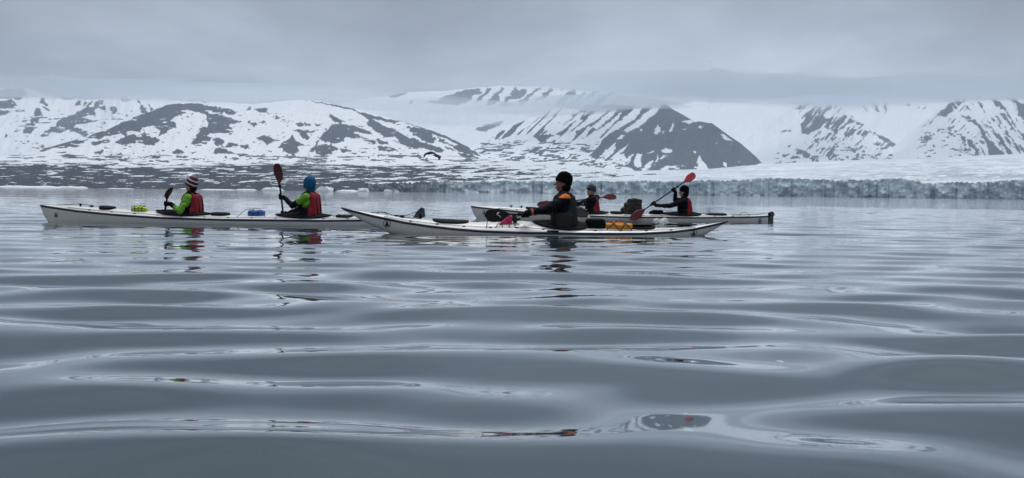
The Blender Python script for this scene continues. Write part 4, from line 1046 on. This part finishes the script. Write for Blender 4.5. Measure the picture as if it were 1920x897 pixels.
    for sg in (1, -1):
        pts = [T(.13, sg * .095, .42), T(.10, sg * .105, .54), T(.02, sg * .11, .605), T(-.07, sg * .105, .585), T(-.13, sg * .10, .50)]
        for a, b_ in zip(pts[:-1], pts[1:]): vv.append(rcone(a, .030 * s, b_, .030 * s, 10, 2))
    remesh('life_vest', vv, .011 * s, vm, root, 3, .010 * s, (lambda c: vest['fn'](local(c))) if 'fn' in vest else None)
    for sg in (1, -1):
        vs, fc = tube([T(-.128 - bt * 1.26, sg * .07, .14), T(-.108 - bt * 1.30, sg * .07, .33), T(-.082 - bt * 1.26, sg * .07, .52)], .008 * s, 6); mesh_obj('strap', vs, fc, m_blk, root)
    # face
    for sg in (1, -1):
        vs, fc = ell(H(.083, sg * .030, .010), (.012 * s, .013 * s, .008 * s), HY, 10, 6); mesh_obj('eye', vs, fc, m_eye, root)
    vs, fc = ell(H(.096, 0, -.060), (.006 * s, .022 * s, .0065 * s), HY, 10, 6); mesh_obj('mouth', vs, fc, m_lip, root)
    # hat
    hb = None
    def put_hat(tilt, ax, ay, prof, mat, c):
        o = lathe_hat('hat', root, c, 0, ax * s, ay * s, [(r_, z * s) for r_, z in prof], mat)
        o.rotation_euler = (HY @ Matrix.Rotation(tilt, 3, 'Y')).to_euler(); return o
    hat(root, H, HY, s, put_hat)
    return root
BEANIE = [(.90, -.012), (1.0, -.016), (1.05, .004), (1.05, .030), (1.01, .036), (1.01, .055), (.93, .085), (.78, .112), (.52, .132), (.25, .142), (.02, .145)]
def hat_plain(mat, big=1.0, hair=False, glasses=False, tilt=-.22):
    def f(root, H, HY, s, put):
        put(tilt, .108 * big, .092 * big, [(r_, z * big) for r_, z in BEANIE], mat, H(-.006, 0, .022))
        if hair:
            sh = [ell(H(-.058, 0, -.035), (.060 * s, .078 * s, .085 * s), HY), ell(H(-.02, .05, -.04), (.05 * s, .035 * s, .055 * s), HY), ell(H(-.02, -.05, -.04), (.05 * s, .035 * s, .055 * s), HY)]
            remesh('hair', sh, .009, m_hair, root, 2, .008)
        if glasses:
            sh = [ell(H(.112, .032, .075), (.008 * s, .030 * s, .018 * s), HY), ell(H(.112, -.032, .075), (.008 * s, .030 * s, .018 * s), HY), rcone(H(.108, .055, .078), .005, H(.0, .100, .07), .005, 8, 2), rcone(H(.108, -.055, .078), .005, H(.0, -.100, .07), .005, 8, 2), rcone(H(.116, .02, .078), .005, H(.116, -.02, .078), .005, 8, 2)]
            vs, fc = join(sh); mesh_obj('sunglasses', vs, fc, m_eye, root)
    return f
def hat_pom(root, H, HY, s, put):
    put(-.55, .112, .098, [(r_, z * 1.12) for r_, z in BEANIE], m_strip, H(-.012, 0, .018))
    rnd = random.Random(3)
    c = H(-.098, 0, .150); sh = []
    for k in range(26):
        v_ = V(rnd.gauss(0, 1), rnd.gauss(0, 1), rnd.gauss(0, 1)).normalized(); sh.append(rcone(c, .02 * s, c + v_ * .036 * s, .009 * s, 7, 2))
    remesh('pompom', sh, .006, m_pink, root, 0)
    sh = [ell(H(-.055, 0, -.045), (.055 * s, .074 * s, .07 * s), HY)]
    remesh('hair', sh, .009, m_hair, root, 2, .008)
def hat_hood(root, H, HY, s, put):
    put(-.12, .114, .098, [(.86, -.055), (.98, -.060), (1.02, -.03), (1.03, .02), (1.01, .055), (.93, .09), (.78, .118), (.52, .138), (.25, .148), (.02, .150)], m_hatblue, H(-.012, 0, .008))
    sh = [ell(H(-.045, 0, -.06), (.07 * s, .082 * s, .085 * s), HY)]
    remesh('hood', sh, .010, m_hatblue, root, 2, .006)

TOW = V(0, -1, 0.05)
# P1 front paddler of the left double
_a = at(318, 350, 14.0); _d = (at(309, 396, 14.75) - _a).normalized()
pd1 = (_a, _a + _d * 2.02)
paddle('paddle seen end on with one dark red blade up, left front kayaker', pd1[0], pd1[1], m_bdred, m_bdred, (-.15, -.6, 1), (-.3, -.2, 1), La=.50, wa=.068)
def j1(part, t, q):
    if part == 'upper': return 1
    if part == 'fore': return 1 if t < .62 else 0
    return 1 if (q.z > .44 and q.z < .57 and abs(q.y) > .05) else 0
person('kayaker in striped pompom hat and green jacket, front seat of left kayak', K1, .63, -.045, .90, .03, math.radians(-14), -.12, pd1, .31, .60, m_skin, [m_jblk, m_jgrn], j1,
       {'mats': [m_red, m_jblk], 'fn': lambda q: 0 if q.x < -.055 else 1, 'back': .062}, hat_pom, twist=math.radians(-6))
# P2 rear paddler of the left double
pd2 = (at(520, 309, 14.15), at(535, 436, 15.4))
paddle('upright paddle with dark red blade raised, left rear kayaker in blue beanie', pd2[0], pd2[1], m_bdred, m_bdred, (-.3, -1, .0), (-.3, -1, .3), La=.46, wa=.088)
def j2(part, t, q):
    if part == 'upper': return 1 if t < .62 else 0
    return 1 if (part == 'torso' and q.z > .33) else 0
person('kayaker in blue beanie and green shouldered jacket, rear seat of left kayak', K1, -1.29, -.02, .92, .02, math.radians(-20), .0, pd2, .45, .70, m_skin, [m_jblk, m_jgrn], j2,
       {'mats': [m_red, m_jblk], 'fn': lambda q: 0 if q.x < -.06 else 1, 'back': .056}, hat_hood, twist=math.radians(-12))
# P3 single kayak
pd3 = (at(911, 404, 11.85), at(1104, 398, 13.15))
paddle('black paddle with white mark on its blade, held by the nearest kayaker', pd3[0], pd3[1], m_bblk, m_bblk, (0, -1, .15), (0, -1, .5), La=.42, wa=.088, logo=True)
def j3(part, t, q):
    if part == 'fore': return 2 if .80 < t < .93 else 0
    return 1 if (q.z > .54 and q.z < .60 and abs(q.y) > .05 and -.10 < q.x < .16) else 0
m_ored = simple('rust_cuff_band', (0.45, 0.06, 0.02), 0.6)
person('kayaker in black cap, orange shouldered black jacket and grey vest, nearest kayak', K3, -.34, -.03, 1.0, .03, math.radians(4), .04, pd3, .36, .64, m_skind, [m_jblk, m_orange, m_ored], j3,
       {'mats': [m_grey], 'back': .058}, hat_plain(m_hatblk, 1.06, hair=True, tilt=-.30), arm_hint_l=(-.1, .5, -1), bulk=1.12, hand=1.25)
# P4 front paddler of the right double
pd4 = (at(1157, 368, 20.30), at(1008, 384, 19.15))
paddle('dark red bladed paddle held level by the kayaker in grey cap', pd4[0], pd4[1], m_bdred, m_bdred, (0, -1, .5), (0, -1, .4), La=.44, wa=.075)
jb = lambda part, t, q: 0
person('kayaker in grey cap with sunglasses on it, front seat of right kayak', K2, .60, -.035, .90, .0, math.radians(10), .0, pd4, .30, .60, m_skin, [m_jblk], jb,
       {'mats': [m_red, m_jblk], 'fn': lambda q: 0 if q.x < -.03 else 1, 'back': .056}, hat_plain(m_hatgrey, 1.0, glasses=True), arm_hint_l=(-.1, .8, .3), arm_hint_r=(-1, -.5, -.2), bulk=1.3)
# P5 rear paddler of the right double
pd5 = (at(1305, 326, 20.2), at(1183, 411, 19.05))
paddle('paddle held diagonally with bright red blade raised, right rear kayaker', pd5[0], pd5[1], m_bred, m_bdred, (.25, -1, .2), (0, -1, .2), La=.46, wa=.082)
person('kayaker in black beanie and black jacket, rear seat of right kayak', K2, -1.40, -.045, .92, .0, math.radians(-4), .0, pd5, .665, .36, m_skin, [m_jblk], jb,
       {'mats': [m_red, m_jblk], 'fn': lambda q: 0 if q.x < -.075 else 1, 'back': .056}, hat_plain(m_hatblk, 1.02, hair=True), arm_hint_l=(-.1, .2, -1), arm_hint_r=(.3, -.8, -.3), twist=math.radians(-10))

# ------------------------------------------------------------------ things carried on the decks
def deck_root(name, label, cat, k, x, y=0.0, dz=0.0):
    p = k.w(x, y, k.deck_z(x, y) + dz); r_ = empty(name, p, (0, 0, k.root.rotation_euler.z)); tag(r_, label, cat); return r_
def net(parent, pts_list, r=.004, name='cord', mat=None):
    for pts in pts_list:
        vs, fc = tube(pts, r, 6); mesh_obj(name, vs, fc, mat or m_cord, parent)
r_ = deck_root('mesh_bag', 'lime green bag in black cords before the striped hat kayaker', 'bag', K1, 1.45, .02, -.01)
remesh('bag', [ell((0, 0, .03), (.115, .10, .060)), ell((-.07, .02, .03), (.06, .07, .045)), ell((.06, -.02, .045), (.06, .06, .045))], .008, m_lime, r_, 2, .022)
net(r_, [[(x, .10, .0), (x + .015, .085, .06), (x - .01, .03, .092), (x + .01, -.05, .085), (x, -.1, .0)] for x in (-.075, -.02, .035, .085)] + [[(-.12, .07, .04), (-.04, .102, .055), (.05, .102, .045), (.115, .06, .03)]], .006, 'cord')
r_ = deck_root('dry_bag', 'blue dry bag strapped before the kayaker in blue beanie', 'bag', K1, -.44, .02, -.01)
remesh('bag', [rbox((0, 0, .04), (.13, .09, .05)), ell((.08, 0, .05), (.06, .08, .05)), ell((-.07, 0, .055), (.06, .07, .045))], .009, m_blue, r_, 2, .022)
net(r_, [[(-.06, .11, -.01), (-.05, .095, .06), (-.03, .02, .105), (-.03, -.08, .06)], [(.05, .11, -.01), (.03, .098, .06), (.045, .02, .105), (.04, -.08, .06)], [(-.08, .09, .08), (.02, .104, .03), (.1, .09, .08)]], .006, 'strap')
r_ = deck_root('dry_bag', 'pink pointed dry bag on the foredeck of the nearest kayak', 'bag', K3, .46, .10, -.015)
vs = [(-.09, -.05, 0), (.09, -.05, 0), (.09, .05, 0), (-.09, .05, 0), (-.10, -.03, .11), (-.05, -.03, .12), (-.05, .03, .12), (-.10, .03, .11)]
remesh('bag', [(vs, [(0, 3, 2, 1), (4, 5, 6, 7), (0, 1, 5, 4), (1, 2, 6, 5), (2, 3, 7, 6), (3, 0, 4, 7)])], .007, m_fuch, r_, 3, .012)
vs, fc = join([rcone((-.135, 0, .06), .040, (-.12, .0, .12), .034), rcone((-.16, .02, .07), .025, (-.19, .02, .075), .02)])
mesh_obj('closure', vs, fc, m_navy, r_)
r_ = deck_root('black_bag', 'black rounded bag wedged behind the nearest kayaker', 'bag', K3, -.80, .02, -.02)
remesh('bag', [rbox((0, 0, .06), (.13, .13, .075)), ell((-.06, 0, .06), (.09, .12, .065))], .009, m_neo, r_, 2, .016)
r_ = deck_root('dry_bag', 'orange dry bag under crossed bungees behind the nearest kayaker', 'bag', K3, -1.11, .03, -.02)
remesh('bag', [rbox((0, 0, .035), (.20, .11, .045)), ell((.0, 0, .045), (.16, .08, .045))], .009, m_amber, r_, 2, .016)
vs, fc = rbox((.02, 0, .078), (.12, .06, .018)); mesh_obj('flap', vs, fc, m_orange, r_)
net(r_, [[(.20, .14, -.03), (.12, .125, .05), (.02, .07, .11), (-.05, -.02, .112), (-.10, -.1, .08)], [(.0, .14, -.03), (.05, .125, .05), (.11, .07, .105), (.15, -.04, .10)], [(-.0, .14, -.03), (-.06, .125, .05), (-.11, .06, .10), (-.16, -.05, .08)], [(-.18, .14, -.03), (-.12, .125, .05), (-.05, .07, .11), (.03, -.03, .112)]], .006, 'bungee')
# spare paddle half on the stern deck
r_ = deck_root('spare_paddle', 'black spare paddle lying on the stern deck of the nearest kayak', 'paddle', K3, -1.60, -.02, .028)
vs, fc = tube([(.32, .0, .015), (0, 0, .02), (-.40, 0, .018)], .016, 8); mesh_obj('shaft', vs, fc, m_shaft, r_)
vs, fc = ell((.18, .05, .012), (.22, .075, .018)); mesh_obj('blade', vs, fc, m_bblk, r_)
vs, fc = ell((-.46, -.0, .02), (.20, .06, .014)); mesh_obj('blade', vs, fc, m_bblk, r_)
r_ = deck_root('plastic_bag', 'crumpled clear plastic bag on the stern of the nearest kayak', 'bag', K3, -1.74, -.06, .02)
remesh('bag', [ell((0, 0, .05), (.12, .08, .055)), ell((.06, .02, .06), (.06, .06, .05)), ell((-.05, 0, .075), (.06, .05, .045))], .010, m_clear, r_, 1, .05)
# camouflage pack
r_ = deck_root('backpack', 'dark camouflage backpack on the deck between the right kayak paddlers', 'backpack', K2, -.29, .0, -.02)
remesh('pack', [rbox((0, 0, .13), (.19, .15, .13)), ell((.10, 0, .09), (.17, .15, .10)), ell((-.06, .08, .12), (.12, .09, .11))], .012, m_camo, r_, 2, .04, tex=_clouds_big)
remesh('lid', [rbox((-.03, 0, .285), (.155, .13, .055)), ell((-.02, .02, .31), (.12, .11, .045))], .012, m_camo, r_, 2, .03, tex=_clouds_big)
net(r_, [[(.02, .16, .03), (.03, .175, .15), (.01, .14, .29)], [(-.10, .15, .03), (-.1, .17, .15), (-.09, .13, .29)], [(.05, .12, .34), (-.03, .14, .35), (-.1, .12, .33)]], .009, 'strap')
r_ = deck_root('black_pouch', 'small black pouch on the deck just before the right rear kayaker', 'bag', K2, -.82, .02, -.02)
remesh('pouch', [rbox((0, 0, .05), (.12, .10, .055)), ell((.1, 0, .04), (.09, .08, .05))], .010, m_neo, r_, 2, .025)

# splash lifted by the far blade of the nearest kayaker
sp = empty('water_splash', at(1098, 396, 13.3)); tag(sp, 'white streaks of splashing water behind the nearest kayaker', 'splash', kind='stuff')
sp.location.z = 0.0
m_sp, t_, b_ = new_mat('splash_water')
b_.inputs['Base Color'].default_value = (0.80, 0.84, 0.87, 1); b_.inputs['Roughness'].default_value = 0.15; b_.inputs['Alpha'].default_value = 0.75
rnd = random.Random(8); sh = []
k_ = 13.3 / FPX
for i in range(34):
    a = rnd.random(); x0 = (-10 + rnd.gauss(0, 2.2)) * k_; z0 = 0.40 - rnd.random() * .06
    pts = []; rr = []
    l0 = rnd.random() * .5; l1 = min(1, l0 + .15 + rnd.random() * .45)
    for j in range(7):
        t = l0 + (l1 - l0) * j / 6
        pts.append((x0 + t * (20 + 5 * (a - .5)) * k_ + rnd.gauss(0, .0035), rnd.gauss(0, .03), z0 - .26 * t ** 1.5 + rnd.gauss(0, .004))); rr.append(0.004 + .0075 * math.sin(math.pi * j / 6) * rnd.random())
    sh.append(tube(pts, rr, 6))
for i in range(90):
    t = rnd.random(); c = (-10 * k_ + t * 20 * k_ + rnd.gauss(0, .02), rnd.gauss(0, .05), .40 - .27 * t ** 1.4 + rnd.gauss(0, .02)); r = .003 + .005 * rnd.random()
    sh.append(ell(c, (r, r, r), None, 6, 4))
vs, fc = join(sh); mesh_obj('spray', vs, fc, m_sp, sp)

# ------------------------------------------------------------------ seabird
b0 = at(818, 292, 44)
bird = empty('seabird', b0); bird.scale = (.82, .82, .82); tag(bird, 'dark winged seabird gliding low in front of the left hill', 'bird')
m_bw = simple('bird_wing', (0.06, 0.065, 0.08), 0.8, 0.3, 12)
m_bg = simple('bird_plumage', (0.13, 0.13, 0.17), 0.8, 0.2, 12)
m_bk = simple('bird_bill', (0.25, 0.2, 0.1), 0.5)
k_ = 44 / FPX
# body heads right and slightly away; head at right, tail lower left of it
remesh('body', [ell((.06, .0, -.02), (.23, .09, .095), Matrix.Rotation(math.radians(18), 3, 'Y')), ell((.22, .0, -.055), (.065, .052, .052)), rcone((.15, 0, -.04), .055, (.22, 0, -.055), .048), rcone((-.02, 0, .0), .055, (-.18, 0, .02), .03)], .010, m_bg, bird, 2)
vs, fc = rcone((.27, 0, -.065), .018, (.325, 0, -.08), .007, 8, 2); mesh_obj('bill', vs, fc, m_bk, bird)
vs = [(-.14, -.02, .02), (-.32, -.07, .02), (-.34, 0, .025), (-.32, .07, .02), (-.14, .02, .02), (-.14, 0, .045)]
mesh_obj('tail', vs, [(0, 1, 2, 5), (5, 2, 3, 4), (0, 4, 3, 2, 1)], m_bg, bird, smooth=False)
def wing(pts, chord, mat):
    vs, fc = [], []
    for i, (p, c) in enumerate(zip(pts, chord)):
        p = Vector(p); c = Vector(c)
        vs += [p + c * .5, p + V(0, 0, .014) + c * .2, p + V(0, 0, .008) - c * .2, p - c * .5, p - V(0, 0, .006)]
    n = 5
    fc = [(i * n + j, i * n + (j + 1) % n, (i + 1) * n + (j + 1) % n, (i + 1) * n + j) for i in range(len(pts) - 1) for j in range(n)]
    fc += [tuple(range(n)), tuple(reversed([(len(pts) - 1) * n + j for j in range(n)]))]
    mesh_obj('wing', vs, fc, mat, bird)
wing([(.02, -.05, .03), (-.06, -.16, .14), (-.25, -.24, .16), (-.46, -.30, .10), (-.60, -.33, .06), (-.66, -.34, -.02), (-.68, -.35, -.13)],
     [(.16, 0, -.09), (.15, .02, -.13), (.12, .03, -.15), (.10, .03, -.13), (.13, .02, -.06), (.13, 0, .02), (.03, 0, .02)], m_bw)
wing([(.05, .05, .02), (.13, .20, .0), (.17, .34, -.07), (.14, .44, -.16), (.10, .50, -.25)],
     [(.16, 0, -.08), (.16, 0, -.08), (.15, 0, -.07), (.12, 0, -.04), (.04, 0, 0)], m_bg)
# ------------------------------------------------------------------ haze and cloud
def vol_mat(name, col, dens, aniso=0.0):
    m = bpy.data.materials.new(name); m.use_nodes = True
    t = m.node_tree; t.nodes.clear()
    v = N(t, 'ShaderNodeVolumePrincipled'); v.inputs['Color'].default_value = (*col, 1); v.inputs['Density'].default_value = dens; v.inputs['Anisotropy'].default_value = aniso
    o = N(t, 'ShaderNodeOutputMaterial'); t.links.new(v.outputs[0], o.inputs['Volume'])
    return m
bm = bmesh.new(); bmesh.ops.create_cube(bm, size=1.0)
me = bpy.data.meshes.new('haze'); bm.to_mesh(me); bm.free()
hz = bpy.data.objects.new('haze', me); COL.objects.link(hz)
hz.scale = (21000, 21000, 1320); hz.location = (0, 0, 650)
me.materials.append(vol_mat('haze_air', (0.76, 0.86, 1.0), 0.00008))
tag(hz, 'thin pale haze over the fjord', kind='stuff')

cl_m = vol_mat('cloud_vapour', (0.80, 0.855, 0.93), 0.0055)
cl_wisp = vol_mat('wisp_cloud_vapour', (0.80, 0.855, 0.93), 0.0016)
cl_thin = vol_mat('thin_cloud_vapour', (0.80, 0.855, 0.93), 0.0036)
def cloud(px, py, Y, rx, ry, rz, seed, mat):
    """flattened bank of cloud, thinning out to its upper and lower edge"""
    c = at(px, py, Y); nu, nv = 84, 20
    vs, fc = [], []
    A = np.arange(nu) * 2 * math.pi / nu
    for j in range(nv + 1):
        t = -1 + 2 * j / nv
        r = max(0.004, (1 - abs(t)) ** 1.35)
        n = fbm(np.cos(A) * rx / 210 + seed * 3.1, t * 1.6 + np.sin(A) * ry / 210, seed, 4)
        m2 = fbm(np.cos(A) * rx / 160 + seed * 7.7, np.sin(A) * ry / 160, seed + 5, 4)
        for i in range(nu):
            k = 0.45 + 1.1 * n[i]
            vs.append((math.cos(A[i]) * rx * r * k, math.sin(A[i]) * ry * r * k, 1.5 * rz * t * (0.35 + 1.3 * m2[i])))
    for j in range(nv):
        for i in range(nu):
            fc.append((j * nu + i, j * nu + (i + 1) % nu, (j + 1) * nu + (i + 1) % nu, (j + 1) * nu + i))
    o = mesh_obj('cloud', vs, fc, mat); o.location = c
    return tag(o, 'low grey cloud bank lying on the mountain tops', kind='stuff')
cloud(1120, 192, 3950, 460, 300, 32, 1, cl_m)
cloud(1010, 206, 3950, 420, 240, 30, 2, cl_thin)
cloud(1330, 160, 4250, 900, 460, 60, 3, cl_thin)
cloud(1500, 174, 5100, 1300, 520, 70, 4, cl_thin)
cloud(1810, 166, 4550, 1000, 500, 50, 5, cl_thin)
cloud(860, 200, 5900, 1100, 420, 46, 6, cl_wisp)
cloud(540, 182, 4500, 1000, 420, 30, 7, cl_wisp)
cloud(100, 166, 4300, 1300, 460, 40, 8, cl_thin)
cloud(840, 222, 5400, 560, 400, 46, 9, cl_wisp)
cloud(1225, 190, 4150, 240, 150, 26, 10, cl_wisp)
cloud(350, 178, 4500, 700, 340, 34, 11, cl_wisp)
